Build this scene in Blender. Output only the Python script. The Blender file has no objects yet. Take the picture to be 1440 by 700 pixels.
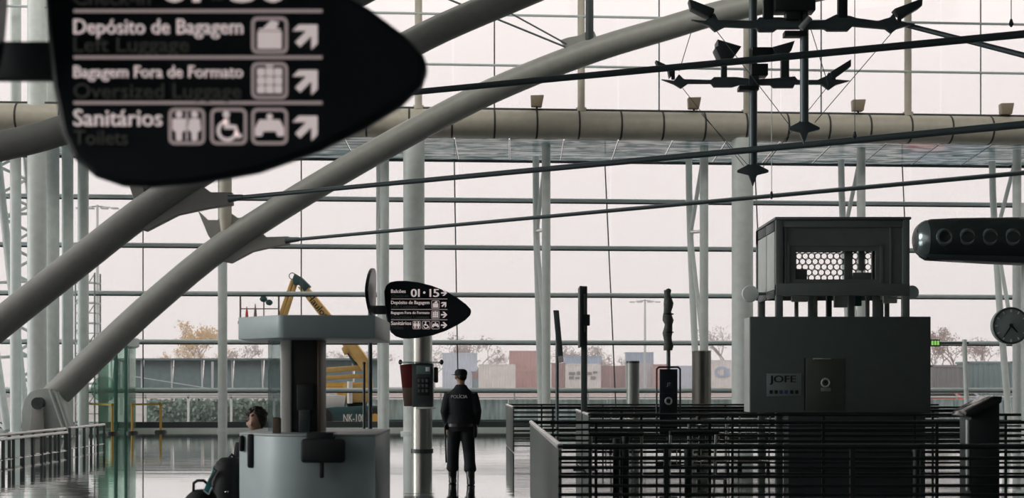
import bpy, bmesh, math, random
from mathutils import Vector, Matrix
random.seed(7)
S = bpy.context.scene
C = bpy.context.collection

# ---------------------------------------------------------------- camera, sky, lights, exposure
EYE = 1.55
cam_data = bpy.data.cameras.new('camera')
cam = bpy.data.objects.new('camera', cam_data); C.objects.link(cam)
cam.location = (0, 0, EYE); cam.rotation_euler = (math.pi / 2, 0, 0)
cam_data.sensor_width = 36; cam_data.lens = 50; cam_data.shift_y = 190 / 1440
cam_data.clip_start = 0.1; cam_data.clip_end = 1500
cam_data.dof.use_dof = True; cam_data.dof.focus_distance = 24; cam_data.dof.aperture_fstop = 2.5
S.camera = cam

world = bpy.data.worlds.new('overcast_sky'); S.world = world; world.use_nodes = True
bg = world.node_tree.nodes['Background']
bg.inputs[0].default_value = (1.0, 0.895, 0.88, 1); bg.inputs[1].default_value = 1.38

def sun(direction, strength, angle, color):
    d = bpy.data.lights.new('hazy_sun', 'SUN'); d.energy = strength; d.angle = math.radians(angle); d.color = color
    o = bpy.data.objects.new('hazy_sun', d); C.objects.link(o)
    o.location = (0, 0, 60); o.rotation_euler = Vector(direction).to_track_quat('-Z', 'Y').to_euler()
sun((1.0, 0.03, -0.25), 1.25, 22, (0.93, 1.0, 0.98))

def area(x, y, z, sx, sy, power, color, target=None):
    d = bpy.data.lights.new('fill_light', 'AREA'); d.shape = 'RECTANGLE'; d.size = sx; d.size_y = sy
    d.energy = power; d.color = color
    o = bpy.data.objects.new('fill_light', d); C.objects.link(o); o.location = (x, y, z)
    if target: o.rotation_euler = (Vector(target) - Vector((x, y, z))).to_track_quat('-Z', 'Y').to_euler()
# added dim fill under the hall roof, not a visible lamp
area(0, 4, 16.2, 20, 10, 60, (0.66, 0.95, 1.0))
# added unseen fill strip, brightens the beam and columns near the glass front
area(1, 38.2, 16.4, 44, 4, 1450, (1.0, 0.96, 0.88), (1, 45.5, 7))

S.view_settings.view_transform = 'Standard'; S.view_settings.look = 'None'
S.view_settings.exposure = 0.0; S.view_settings.gamma = 1.0; S.view_settings.use_curve_mapping = False

# ---------------------------------------------------------------- helpers
def P(px, py, Y):
    """point of the photograph (1440 x 700) at depth Y metres"""
    return Vector(((px - 720) * Y / 2000, Y, EYE + (540 - py) * Y / 2000))
SL = 0.07                                    # the glass front is turned 4 degrees to the lens
def wallY(base, x): return base + SL * x
def PW(px, py, base):
    u = (px - 720) / 2000
    return P(px, py, base / (1 - SL * u))

def mat(name, color, rough=0.5, metal=0.0, emit=0.0, var=0.06, scale=4.0, bump=0.0, spec=0.5, coat=0.0, stretch=(1, 1, 1)):
    m = bpy.data.materials.new(name); m.use_nodes = True
    nt = m.node_tree; b = nt.nodes['Principled BSDF']
    tc = nt.nodes.new('ShaderNodeTexCoord'); mp = nt.nodes.new('ShaderNodeMapping'); mp.inputs['Scale'].default_value = stretch
    nz = nt.nodes.new('ShaderNodeTexNoise'); nz.inputs['Scale'].default_value = scale; nz.inputs['Detail'].default_value = 4
    nt.links.new(tc.outputs['Object'], mp.inputs[0]); nt.links.new(mp.outputs[0], nz.inputs['Vector'])
    rp = nt.nodes.new('ShaderNodeValToRGB')
    c = Vector(color)
    rp.color_ramp.elements[0].position = 0.3; rp.color_ramp.elements[1].position = 0.7
    rp.color_ramp.elements[0].color = (*(c * (1 - var)), 1); rp.color_ramp.elements[1].color = (*[min(1, v * (1 + var)) for v in c], 1)
    nt.links.new(nz.outputs[0], rp.inputs[0]); nt.links.new(rp.outputs[0], b.inputs['Base Color'])
    b.inputs['Roughness'].default_value = rough; b.inputs['Metallic'].default_value = metal
    b.inputs['Specular IOR Level'].default_value = spec; b.inputs['Coat Weight'].default_value = coat
    if emit:
        b.inputs['Emission Color'].default_value = (*color, 1); b.inputs['Emission Strength'].default_value = emit
    if bump:
        bp = nt.nodes.new('ShaderNodeBump'); bp.inputs['Strength'].default_value = bump; bp.inputs['Distance'].default_value = 0.02
        nt.links.new(nz.outputs[0], bp.inputs['Height']); nt.links.new(bp.outputs[0], b.inputs['Normal'])
    return m

def glass_mat(name, tint, refl=1.0, body=None, body_mix=0.0):
    m = bpy.data.materials.new(name); m.use_nodes = True; nt = m.node_tree; nt.nodes.clear()
    out = nt.nodes.new('ShaderNodeOutputMaterial'); tr = nt.nodes.new('ShaderNodeBsdfTransparent'); tr.inputs[0].default_value = (*tint, 1)
    gl = nt.nodes.new('ShaderNodeBsdfGlossy'); gl.inputs['Roughness'].default_value = 0.02
    lw = nt.nodes.new('ShaderNodeFresnel'); lw.inputs[0].default_value = 1.4
    mu = nt.nodes.new('ShaderNodeMath'); mu.operation = 'MULTIPLY'; mu.inputs[1].default_value = refl
    mx = nt.nodes.new('ShaderNodeMixShader')
    nt.links.new(lw.outputs[0], mu.inputs[0]); nt.links.new(mu.outputs[0], mx.inputs[0])
    if body:
        df = nt.nodes.new('ShaderNodeBsdfDiffuse'); df.inputs[0].default_value = (*body, 1)
        m2 = nt.nodes.new('ShaderNodeMixShader'); m2.inputs[0].default_value = body_mix
        nz = nt.nodes.new('ShaderNodeTexNoise'); nz.inputs['Scale'].default_value = 2.0
        m3 = nt.nodes.new('ShaderNodeMath'); m3.operation = 'MULTIPLY'; m3.inputs[1].default_value = body_mix * 2
        nt.links.new(nz.outputs[0], m3.inputs[0]); nt.links.new(m3.outputs[0], m2.inputs[0])
        nt.links.new(tr.outputs[0], m2.inputs[1]); nt.links.new(df.outputs[0], m2.inputs[2]); nt.links.new(m2.outputs[0], mx.inputs[1])
    else: nt.links.new(tr.outputs[0], mx.inputs[1])
    nt.links.new(gl.outputs[0], mx.inputs[2]); nt.links.new(mx.outputs[0], out.inputs[0])
    return m

M = {}
M['pane'] = glass_mat('clear_glass', (0.97, 0.97, 0.965), 0.5)
M['green_glass'] = glass_mat('green_glass', (0.80, 0.95, 0.88), 0.8, (0.35, 0.50, 0.43), 0.3)
M['frost_glass'] = glass_mat('frosted_glass', (0.75, 0.82, 0.82), 1.0, (0.5, 0.58, 0.58), 0.3)
M['paint'] = mat('grey_paint', (0.42, 0.46, 0.44), 0.38)
M['paint_white'] = mat('white_paint', (0.78, 0.85, 0.83), 0.4)
M['beam'] = mat('beige_paint', (0.56, 0.53, 0.45), 0.45)
M['joint'] = mat('joint_dark', (0.05, 0.05, 0.045), 0.6)
M['arch'] = mat('arch_paint', (0.31, 0.32, 0.30), 0.42)
M['rod'] = mat('rod_steel', (0.10, 0.13, 0.14), 0.4, 0.3)
M['transom'] = mat('transom_steel', (0.62, 0.72, 0.72), 0.45)
M['dark'] = mat('dark_steel', (0.05, 0.065, 0.068), 0.45, 0.2)
M['black'] = mat('black_plastic', (0.014, 0.019, 0.021), 0.45)
M['steel'] = mat('brushed_steel', (0.42, 0.42, 0.39), 0.28, 1.0, scale=30, stretch=(8, 8, 0.3))
M['chrome'] = mat('chrome', (0.7, 0.72, 0.72), 0.12, 1.0)
M['sign'] = mat('sign_navy', (0.006, 0.012, 0.018), 0.35)
M['sign_text'] = mat('sign_lit_white', (0.80, 0.68, 0.67), 0.5, emit=0.55, var=0.01)
M['sign_dim'] = mat('sign_lit_grey', (0.085, 0.085, 0.08), 0.5, emit=0.2, var=0.01)
M['kiosk'] = mat('kiosk_laminate', (0.35, 0.43, 0.44), 0.4)
M['cabin'] = mat('cabin_grey', (0.15, 0.18, 0.172), 0.5)
M['cabin_light'] = mat('cabin_pale_lit_side', (0.52, 0.54, 0.52), 0.5)  # pale parts, and the lit tone of the enclosure's left side
M['screenbox'] = mat('screen_panel', (0.085, 0.112, 0.108), 0.45)
M['plate'] = mat('barrier_plate', (0.055, 0.068, 0.062), 0.45, 0.1, scale=3, stretch=(1, 4, 0.3), var=0.25)
M['rail'] = mat('barrier_rail', (0.03, 0.035, 0.037), 0.35, 0.5)
M['railcap'] = mat('rail_cap', (0.75, 0.74, 0.72), 0.25, 0.6)
M['yellow'] = mat('yellow_paint', (0.68, 0.41, 0.09), 0.5)
M['belt'] = mat('yellow_belt', (0.45, 0.33, 0.05), 0.7)
M['red'] = mat('red_plastic', (0.16, 0.02, 0.018), 0.4)
M['orange'] = mat('cone_orange', (0.55, 0.06, 0.03), 0.5)
M['navy'] = mat('navy_cloth', (0.010, 0.012, 0.017), 0.85, scale=30, bump=0.3, var=0.2)
M['navy2'] = mat('navy_trousers', (0.010, 0.012, 0.016), 0.85, scale=40, bump=0.2, var=0.2)
M['leather'] = mat('black_leather', (0.008, 0.008, 0.009), 0.35)
M['skin'] = mat('skin', (0.42, 0.25, 0.18), 0.55, var=0.05)
M['hair'] = mat('dark_hair', (0.025, 0.017, 0.012), 0.6, scale=25, var=0.5, bump=0.8)
M['bagcloth'] = mat('bag_nylon', (0.008, 0.010, 0.011), 0.7, scale=60, bump=0.15)
M['teal'] = mat('teal_tag', (0.03, 0.27, 0.28), 0.4)
M['white'] = mat('white_plastic', (0.75, 0.74, 0.72), 0.5)
M['lift_dark'] = mat('lift_chassis', (0.025, 0.075, 0.08), 0.5)
M['boom'] = mat('boom_yellow', (0.60, 0.39, 0.13), 0.5, var=0.1)
M['tyre'] = mat('tyre_rubber', (0.02, 0.022, 0.024), 0.8)
M['bark'] = mat('bark', (0.16, 0.125, 0.11), 0.9, scale=8, bump=0.4)
M['twigs'] = mat('bare_twigs', (0.30, 0.22, 0.20), 0.9)
M['autumn'] = mat('autumn_leaves', (0.62, 0.42, 0.16), 0.9, var=0.2)
M['hedge'] = mat('hedge_leaves', (0.24, 0.31, 0.28), 0.9, scale=3, var=0.5)
M['parapet'] = mat('parapet_concrete', (0.42, 0.54, 0.54), 0.8, scale=2.0, var=0.35, stretch=(3, 1, 0.4))
M['blast'] = mat('blast_fence_steel', (0.10, 0.16, 0.165), 0.5, var=0.12)
M['ground'] = mat('apron_asphalt', (0.34, 0.33, 0.32), 0.9, scale=0.3, var=0.12)
M['wallpaint'] = mat('hall_wall', (0.36, 0.38, 0.37), 0.8)
M['ceil'] = mat('hall_ceiling', (0.30, 0.31, 0.30), 0.8)
M['clock'] = mat('clock_face', (0.30, 0.36, 0.35), 0.5)
M['green_led'] = mat('exit_green', (0.30, 0.62, 0.16), 0.5, emit=0.7)
M['brown'] = mat('brown_trim', (0.16, 0.115, 0.085), 0.5)
M['umbrella'] = mat('olive_cloth', (0.12, 0.125, 0.115), 0.9, scale=20, bump=0.4, var=0.3)
M['bollard'] = mat('bollard_grey', (0.30, 0.32, 0.30), 0.4, 0.4)
M['lampbeige'] = mat('lamp_beige', (0.34, 0.28, 0.20), 0.5)
M['lens'] = mat('lamp_lens', (0.35, 0.42, 0.47), 0.2, coat=0.5)

M['pole_grey'] = mat('pole_grey', (0.10, 0.125, 0.125), 0.4, 0.1)
M['drum'] = mat('drum_steel', (0.14, 0.14, 0.125), 0.3, 0.9, scale=30, stretch=(8, 8, 0.3))
def soffit_mat():
    m = bpy.data.materials.new('soffit_glass'); m.use_nodes = True; nt = m.node_tree; nt.nodes.clear()
    out = nt.nodes.new('ShaderNodeOutputMaterial'); tc = nt.nodes.new('ShaderNodeTexCoord')
    mp = nt.nodes.new('ShaderNodeMapping'); mp.inputs['Scale'].default_value = (0.5, 3.0, 1)
    nz = nt.nodes.new('ShaderNodeTexNoise'); nz.inputs['Scale'].default_value = 1.6; nz.inputs['Detail'].default_value = 3; nz.inputs['Distortion'].default_value = 1.2
    nt.links.new(tc.outputs['Object'], mp.inputs[0]); nt.links.new(mp.outputs[0], nz.inputs['Vector'])
    rp = nt.nodes.new('ShaderNodeValToRGB'); rp.color_ramp.elements[0].position = 0.44; rp.color_ramp.elements[1].position = 0.57
    rp.color_ramp.elements[0].color = (0.32, 0.44, 0.46, 1); rp.color_ramp.elements[1].color = (0.93, 0.98, 0.98, 1)  # pale and dark streaks painted in as wavy reflections
    nt.links.new(nz.outputs[0], rp.inputs[0])
    tl = nt.nodes.new('ShaderNodeBsdfTranslucent'); nt.links.new(rp.outputs[0], tl.inputs[0])
    gl = nt.nodes.new('ShaderNodeBsdfGlossy'); gl.inputs['Roughness'].default_value = 0.06
    fr = nt.nodes.new('ShaderNodeFresnel'); fr.inputs[0].default_value = 1.5
    mx = nt.nodes.new('ShaderNodeMixShader'); nt.links.new(fr.outputs[0], mx.inputs[0]); nt.links.new(tl.outputs[0], mx.inputs[1]); nt.links.new(gl.outputs[0], mx.inputs[2])
    nt.links.new(mx.outputs[0], out.inputs[0]); return m
M['soffit'] = soffit_mat()
M['phone_glass'] = mat('phone_display', (0.12, 0.20, 0.20), 0.15)
M['kiosk_top'] = mat('kiosk_worktop', (0.32, 0.36, 0.36), 0.4)
M['brown_dark'] = mat('pillar_dark_brown', (0.035, 0.034, 0.032), 0.4)
M['hatch'] = mat('hatch_panel', (0.07, 0.082, 0.072), 0.45)
M['notice'] = mat('notice_plate', (0.20, 0.25, 0.25), 0.4)
M['blue_ink'] = mat('blue_ink', (0.03, 0.07, 0.16), 0.5)
M['pod'] = mat('pod_shell', (0.05, 0.065, 0.065), 0.22, 0.3)
M['pod_light'] = mat('pod_band', (0.22, 0.27, 0.27), 0.2, 0.6)
M['black_gloss'] = mat('black_gloss', (0.015, 0.016, 0.018), 0.12)
M['green_frame'] = mat('booth_frame', (0.06, 0.20, 0.16), 0.4)
M['police_text'] = mat('reflective_letters', (0.85, 0.85, 0.85), 0.5)
M['strap_grey'] = mat('strap_grey', (0.16, 0.22, 0.22), 0.7)
M['rod_pale'] = mat('pale_steel', (0.42, 0.46, 0.47), 0.5, .2)
M['cred_pale'] = mat('pinkish_concrete', (0.58, 0.46, 0.44), 0.9)
M['cone_grey'] = mat('cone_grey', (0.22, 0.20, 0.19), 0.6)
def floor_mat():
    m = bpy.data.materials.new('polished_floor'); m.use_nodes = True; nt = m.node_tree; b = nt.nodes['Principled BSDF']
    tc = nt.nodes.new('ShaderNodeTexCoord')
    mp = nt.nodes.new('ShaderNodeMapping'); mp.inputs['Scale'].default_value = (0.10, 2.6, 1)
    nz = nt.nodes.new('ShaderNodeTexNoise'); nz.inputs['Scale'].default_value = 1.2; nz.inputs['Detail'].default_value = 3
    nt.links.new(tc.outputs['Object'], mp.inputs[0]); nt.links.new(mp.outputs[0], nz.inputs['Vector'])
    n2 = nt.nodes.new('ShaderNodeTexNoise'); n2.inputs['Scale'].default_value = 0.5; n2.inputs['Detail'].default_value = 5
    nt.links.new(tc.outputs['Object'], n2.inputs['Vector'])
    rp = nt.nodes.new('ShaderNodeValToRGB'); rp.color_ramp.elements[0].color = (0.035, 0.045, 0.047, 1); rp.color_ramp.elements[1].color = (0.06, 0.07, 0.07, 1)
    nt.links.new(n2.outputs[0], rp.inputs[0]); nt.links.new(rp.outputs[0], b.inputs['Base Color'])
    r2 = nt.nodes.new('ShaderNodeMapRange'); r2.inputs['To Min'].default_value = 0.04; r2.inputs['To Max'].default_value = 0.10
    nt.links.new(n2.outputs[0], r2.inputs[0]); nt.links.new(r2.outputs[0], b.inputs['Roughness'])
    bp = nt.nodes.new('ShaderNodeBump'); bp.inputs['Strength'].default_value = 0.22; bp.inputs['Distance'].default_value = 0.012
    nt.links.new(nz.outputs[0], bp.inputs['Height']); nt.links.new(bp.outputs[0], b.inputs['Normal'])
    # polished sealer: mirror-like at grazing angles
    gl = nt.nodes.new('ShaderNodeBsdfGlossy'); gl.inputs['Color'].default_value = (0.93, 0.95, 0.945, 1); gl.inputs['Roughness'].default_value = 0.035
    nt.links.new(bp.outputs[0], gl.inputs['Normal'])
    lw = nt.nodes.new('ShaderNodeLayerWeight'); lw.inputs['Blend'].default_value = 0.5
    pw = nt.nodes.new('ShaderNodeMath'); pw.operation = 'POWER'; pw.inputs[1].default_value = 3.0
    nt.links.new(lw.outputs['Facing'], pw.inputs[0])
    mx = nt.nodes.new('ShaderNodeMixShader'); nt.links.new(pw.outputs[0], mx.inputs[0])
    nt.links.new(b.outputs[0], mx.inputs[1]); nt.links.new(gl.outputs[0], mx.inputs[2])
    nt.links.new(mx.outputs[0], nt.nodes['Material Output'].inputs[0])
    return m
M['floor'] = floor_mat()

def haze_mat():
    m = bpy.data.materials.new('outdoor_haze'); m.use_nodes = True; nt = m.node_tree; nt.nodes.clear()
    out = nt.nodes.new('ShaderNodeOutputMaterial'); v = nt.nodes.new('ShaderNodeVolumeScatter')
    v.inputs['Color'].default_value = (1, 0.94, 0.93, 1); v.inputs['Density'].default_value = 0.0032; v.inputs['Anisotropy'].default_value = 0.3
    nt.links.new(v.outputs[0], out.inputs['Volume']); return m
M['haze'] = haze_mat()

class MB:
    """collects shapes into one mesh"""
    def __init__(s): s.b = bmesh.new()
    def box(s, x0, x1, y0, y1, z0, z1):
        v = [s.b.verts.new((x, y, z)) for x in (x0, x1) for y in (y0, y1) for z in (z0, z1)]
        for f in ((0, 1, 3, 2), (4, 6, 7, 5), (0, 4, 5, 1), (2, 3, 7, 6), (0, 2, 6, 4), (1, 5, 7, 3)): s.b.faces.new([v[i] for i in f])
        return s
    def ext(s, pts, d):
        """polygon of 3-D points extruded by the vector d"""
        d = Vector(d); a = [s.b.verts.new(Vector(p)) for p in pts]; c = [s.b.verts.new(Vector(p) + d) for p in pts]; n = len(a)
        s.b.faces.new(a); s.b.faces.new(c[::-1])
        for i in range(n): s.b.faces.new([a[(i + 1) % n], a[i], c[i], c[(i + 1) % n]])
        return s
    def tube(s, pts, r, n=12, cap=True, ry=None):
        pts = [Vector(p) for p in pts]; k = len(pts)
        r = r if isinstance(r, (list, tuple)) else [r] * k
        rings = []; up = None
        for i, p in enumerate(pts):
            t = ((pts[i] - pts[i - 1]).normalized() if i else Vector()) + ((pts[i + 1] - pts[i]).normalized() if i < k - 1 else Vector())
            t.normalize()
            if up is None:
                up = t.cross(Vector((0, 1, 0)))
                if up.length < 0.2: up = t.cross(Vector((1, 0, 0)))
            up = (up - t * up.dot(t)).normalized(); sd = t.cross(up)
            rings.append([s.b.verts.new(p + up * math.cos(a) * r[i] + sd * math.sin(a) * (r[i] if ry is None else ry * r[i])) for a in [2 * math.pi * j / n for j in range(n)]])
        for a, c in zip(rings, rings[1:]):
            for j in range(n): s.b.faces.new([a[j], a[(j + 1) % n], c[(j + 1) % n], c[j]])
        if cap: s.b.faces.new(rings[0][::-1]); s.b.faces.new(rings[-1])
        return s
    def loft(s, secs, n=20):
        """stack of horizontal ellipses (cx, cy, z, rx, ry)"""
        rings = [[s.b.verts.new((cx + rx * math.cos(2 * math.pi * j / n), cy + ry * math.sin(2 * math.pi * j / n), z)) for j in range(n)] for cx, cy, z, rx, ry in secs]
        for a, c in zip(rings, rings[1:]):
            for j in range(n): s.b.faces.new([a[j], a[(j + 1) % n], c[(j + 1) % n], c[j]])
        s.b.faces.new(rings[0][::-1]); s.b.faces.new(rings[-1]); return s
    def ball(s, c, rx, ry=None, rz=None, u=16, v=10):
        ry = ry or rx; rz = rz or rx
        bmesh.ops.create_uvsphere(s.b, u_segments=u, v_segments=v, radius=1, matrix=Matrix.Translation(c) @ Matrix.Diagonal((rx, ry, rz, 1)))
        return s
    def ring(s, c, axis, R, r, n=28, m=8):
        ax = Vector(axis).normalized(); a = ax.orthogonal().normalized(); b = ax.cross(a); c = Vector(c)
        rings = []
        for i in range(n):
            t = 2 * math.pi * i / n; d = a * math.cos(t) + b * math.sin(t)
            rings.append([s.b.verts.new(c + d * (R + r * math.cos(2 * math.pi * j / m)) + ax * r * math.sin(2 * math.pi * j / m)) for j in range(m)])
        for i in range(n):
            p, q = rings[i], rings[(i + 1) % n]
            for j in range(m): s.b.faces.new([p[j], q[j], q[(j + 1) % m], p[(j + 1) % m]])
        return s
    def rot(s, m): bmesh.ops.transform(s.b, matrix=m, verts=s.b.verts); return s
    def mesh(s, name, loc=(0, 0, 0)):
        bmesh.ops.recalc_face_normals(s.b, faces=s.b.faces)
        if Vector(loc).length: bmesh.ops.translate(s.b, vec=-Vector(loc), verts=s.b.verts)
        me = bpy.data.meshes.new(name); s.b.to_mesh(me); s.b.free(); return me
    def build(s, name, m, parent=None, bevel=0.0, smooth=True, seg=2, kind=None, label=None):
        base = parent['_w'] if parent is not None else (0, 0, 0)
        if bevel:
            bmesh.ops.remove_doubles(s.b, verts=s.b.verts, dist=1e-5)
            bmesh.ops.recalc_face_normals(s.b, faces=s.b.faces)
            ed = [e for e in s.b.edges if len(e.link_faces) == 2 and e.calc_face_angle(0) > 0.6]
            bmesh.ops.bevel(s.b, geom=ed, offset=bevel, segments=seg, affect='EDGES', profile=0.5, clamp_overlap=True)
        me = s.mesh(name, base); me.materials.append(m if not isinstance(m, str) else M[m])
        if smooth: me.shade_smooth(); me.set_sharp_from_angle(angle=math.radians(38))
        return link(name, me, parent, kind, label)

def link(name, me, parent=None, kind=None, label=None):
    o = bpy.data.objects.new(name, me); C.objects.link(o)
    if parent is not None: o.parent = parent; o['_w'] = parent['_w']
    else: o['_w'] = (0.0, 0.0, 0.0)
    if kind: o['kind'] = kind
    if label: o['label'] = label
    return o

def tag(o, label, cat, group=None, kind=None):
    o['label'] = label; o['category'] = cat
    if group: o['group'] = group
    if kind: o['kind'] = kind
    return o
def thing(name, loc, label, cat, group=None):
    o = bpy.data.objects.new(name, None); C.objects.link(o); o.location = loc; o['_w'] = tuple(loc); o.empty_display_size = 0.2
    return tag(o, label, cat, group)
def struct(o): o['kind'] = 'structure'; return o
def empty_struct(name, loc=(0, 0, 0)):
    o = bpy.data.objects.new(name, None); C.objects.link(o); o.location = loc; o['_w'] = tuple(loc); o['kind'] = 'structure'; return o
def dup(root, offset, label, rotz=0.0):
    r = root.copy(); C.objects.link(r); r.location = Vector(root.location) + Vector(offset); r.rotation_euler = (0, 0, rotz); r['label'] = label
    for ch in list(root.children):
        c = ch.copy(); C.objects.link(c); c.parent = r
        for g in list(ch.children):
            d = g.copy(); C.objects.link(d); d.parent = c
    return r

def remesh(mb, name, m, parent, voxel=0.012, it=6, label=None):
    """melts overlapping shapes into one continuous skin"""
    me = mb.mesh(name, parent['_w']); o = bpy.data.objects.new(name, me); C.objects.link(o)
    r = o.modifiers.new('r', 'REMESH'); r.mode = 'VOXEL'; r.voxel_size = voxel
    sm = o.modifiers.new('s', 'SMOOTH'); sm.factor = 0.5; sm.iterations = it
    dg = bpy.context.evaluated_depsgraph_get(); dg.update()
    me2 = bpy.data.meshes.new_from_object(o.evaluated_get(dg)); bpy.data.objects.remove(o)
    me2.materials.clear(); me2.materials.append(M[m]); me2.shade_smooth()
    return link(name, me2, parent, label=label)

_txt = {}
def text(body, x, z, h, w, y, m, parent, depth=0.004, bold=0.0, name='lettering', shear=0.0, rot=0.0):
    """flat lettering in the x-z plane facing the camera side: left x, baseline z, cap height h, width w"""
    cu = bpy.data.curves.new('t', 'FONT'); cu.body = body; cu.size = 1; cu.resolution_u = 3; cu.shear = shear
    o = bpy.data.objects.new('t', cu); C.objects.link(o)
    dg = bpy.context.evaluated_depsgraph_get(); dg.update()
    me = bpy.data.meshes.new_from_object(o.evaluated_get(dg)); bpy.data.objects.remove(o); bpy.data.curves.remove(cu)
    xs = [v.co.x for v in me.vertices]; x0, x1 = min(xs), max(xs)
    k = h / 0.70; kx = (w / (x1 - x0)) if w else k
    if ' ' in body:                                      # each word a piece of its own
        iv = sorted((min(me.vertices[i].co.x for i in p.vertices), max(me.vertices[i].co.x for i in p.vertices), p.index) for p in me.polygons)
        words_, end = [[]], None
        for lo, hi, ix in iv:
            if end is not None and lo - end > 0.15: words_.append([])
            words_[-1].append(ix); end = hi if end is None else max(end, hi)
    else: words_ = [range(len(me.polygons))]
    out = None
    for w_ in words_: out = _word(me, set(w_), x0, kx, k, x, y, z, rot, bold, h, depth, name, m, parent)
    bpy.data.meshes.remove(me); return out

def _word(me, keep, x0, kx, k, x, y, z, rot, bold, h, depth, name, m, parent):
    b = bmesh.new(); b.from_mesh(me); b.faces.ensure_lookup_table()
    bmesh.ops.delete(b, geom=[f for f in b.faces if f.index not in keep], context='FACES')
    cr, sr = math.cos(rot), math.sin(rot)
    for v in b.verts:
        tx, tz = (v.co.x - x0) * kx, v.co.y * k
        v.co = Vector((x + tx * cr - tz * sr, y, z + tx * sr + tz * cr))
    if bold:                                             # heavier strokes: side-shifted copies
        src = list(b.faces)
        for s_ in (-1, 1):
            d_ = bmesh.ops.duplicate(b, geom=src)
            bmesh.ops.translate(b, vec=(s_ * bold * h * .8 * cr, 0.0003 * s_, s_ * bold * h * .8 * sr), verts=[g for g in d_['geom'] if isinstance(g, bmesh.types.BMVert)])
    e = bmesh.ops.extrude_face_region(b, geom=list(b.faces))
    bmesh.ops.translate(b, vec=(0, -depth, 0), verts=[g for g in e['geom'] if isinstance(g, bmesh.types.BMVert)])
    mb = MB(); mb.b.free(); mb.b = b
    return mb.build(name, m, parent, smooth=False)
# ---------------------------------------------------------------- hall shell
WX = [-22.56 + 5.18 * i for i in range(10)]            # bay lines of the glass front
FB, UB = 48.0, 44.5                                     # base depth of lower and upper glass front
struct(MB().box(-22.6, 27, -14, 49.6, -0.05, 0).build('floor', 'floor', smooth=False))
struct(MB().box(-23, 27.4, -14.4, 46, 17.0, 17.3).build('ceiling', 'ceil', smooth=False))
struct(MB().box(-22.9, 27.4, -14.4, -14.0, 0, 17).build('wall_back', 'wallpaint', smooth=False))
struct(MB().box(27, 27.4, -14, 46, 0, 17).build('wall_right', 'wallpaint', smooth=False))
ground = struct(MB().box(-320, 320, -20, 420, -0.30, -0.10).build('ground', 'ground', smooth=False))

YAW = math.atan(SL)
def pane_grid(win, base, rows, t=0.02):
    for z0, z1 in zip(rows, rows[1:]):
        w = 5.18 * math.sqrt(1 + SL * SL) - 0.05; h = z1 - z0 - 0.06
        me = MB().box(-w / 2, w / 2, -t / 2, t / 2, -h / 2, h / 2).mesh('pane'); me.materials.append(M['pane'])
        for a, b in zip(WX, WX[1:]):
            o = link('pane', me, win); x = (a + b) / 2
            o.location = (x, wallY(base, x), (z0 + z1) / 2); o.rotation_euler = (0, 0, YAW)
def along(base, z, r, name, m, win, x0=-22.4, x1=23.9, n=8, dy=0.0):
    return MB().tube([(x0, wallY(base, x0) + dy, z), (x1, wallY(base, x1) + dy, z)], r, n).build(name, m, win)

w1 = empty_struct('window_1')
rows1 = [0.25, 1.36, 2.97, 4.57, 6.16, 7.75, 9.05]
pane_grid(w1, FB, rows1)
for z in rows1[1:-1]:
    along(FB, z, 0.062, 'transom', 'transom', w1, dy=-0.14)
    along(FB, z - 0.075, 0.03, 'transom_gasket', 'dark', w1, dy=-0.05)
along(FB, 9.06, 0.05, 'head_rail', 'dark', w1, dy=-0.05)
# slender mullion cables, a few pixels out of plumb as in the hall
for a, t, b in zip(WX, (0, 0, 0, 0, -0.1, -0.2, -0.25, -0.3, -0.3, 0), (0, 0, 0, 0, 0.05, 0.2, 0.15, 0.1, 0.1, 0)):
    MB().tube([(a + t, wallY(FB, a) - 0.12, 9.1), (a + b, wallY(FB, a) - 0.12, 0.2)], 0.022, 6).build('mullion', 'dark', w1)
w2 = empty_struct('window_2')
rows2 = [9.95, 11.5, 13.07, 14.64, 16.2, 17.0]
pane_grid(w2, UB, rows2)
for z in rows2[1:-1]: along(UB, z, 0.04, 'transom', 'transom', w2, dy=-0.08)
along(UB, 10.13, 0.05, 'sill_rail', 'dark', w2, dy=-0.05)
for i, a in enumerate(WX):
    x = a + 1.29
    if x > 23.8: continue
    MB().tube([(x, wallY(UB, x) - 0.06, 10.0), (x, wallY(UB, x) - 0.06, 17)], 0.022, 6).build('mullion', 'dark', w2)
# glass soffit between the two planes
cn = empty_struct('trim_1')
k = 27
for i in range(k):
    x0 = -22.5 + 46.6 * i / k; x1 = -22.5 + 46.6 * (i + 1) / k - 0.04
    MB().ext([(x0, wallY(UB + .3, x0), 9.27), (x1, wallY(UB + .3, x1), 9.27), (x1, wallY(FB, x1), 9.10), (x0, wallY(FB, x0), 9.10)], (0, 0, 0.03)).build('soffit_panel', 'soffit', cn, smooth=False)
    MB().tube([(x1 + .02, wallY(UB + .3, x1), 9.24), (x1 + .02 , wallY(FB, x1), 9.07)], 0.013, 6).build('soffit_rib', 'dark', cn)
struct(MB().ext([(-22.5, wallY(FB, -22.5) - .35, 0), (23.9, wallY(FB, 23.9) - .35, 0), (23.9, wallY(FB, 23.9) + .05, 0), (-22.5, wallY(FB, -22.5) + .05, 0)], (0, 0, 0.10)).build('baseboard_front', 'paint_white', smooth=False))
struct(MB().ext([(-22.5, wallY(FB, -22.5) - .1, 0.1), (23.9, wallY(FB, 23.9) - .1, .1), (23.9, wallY(FB, 23.9) + .05, .1), (-22.5, wallY(FB, -22.5) + .05, .1)], (0, 0, 0.2)).build('trim_2', 'dark', smooth=False))
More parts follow.
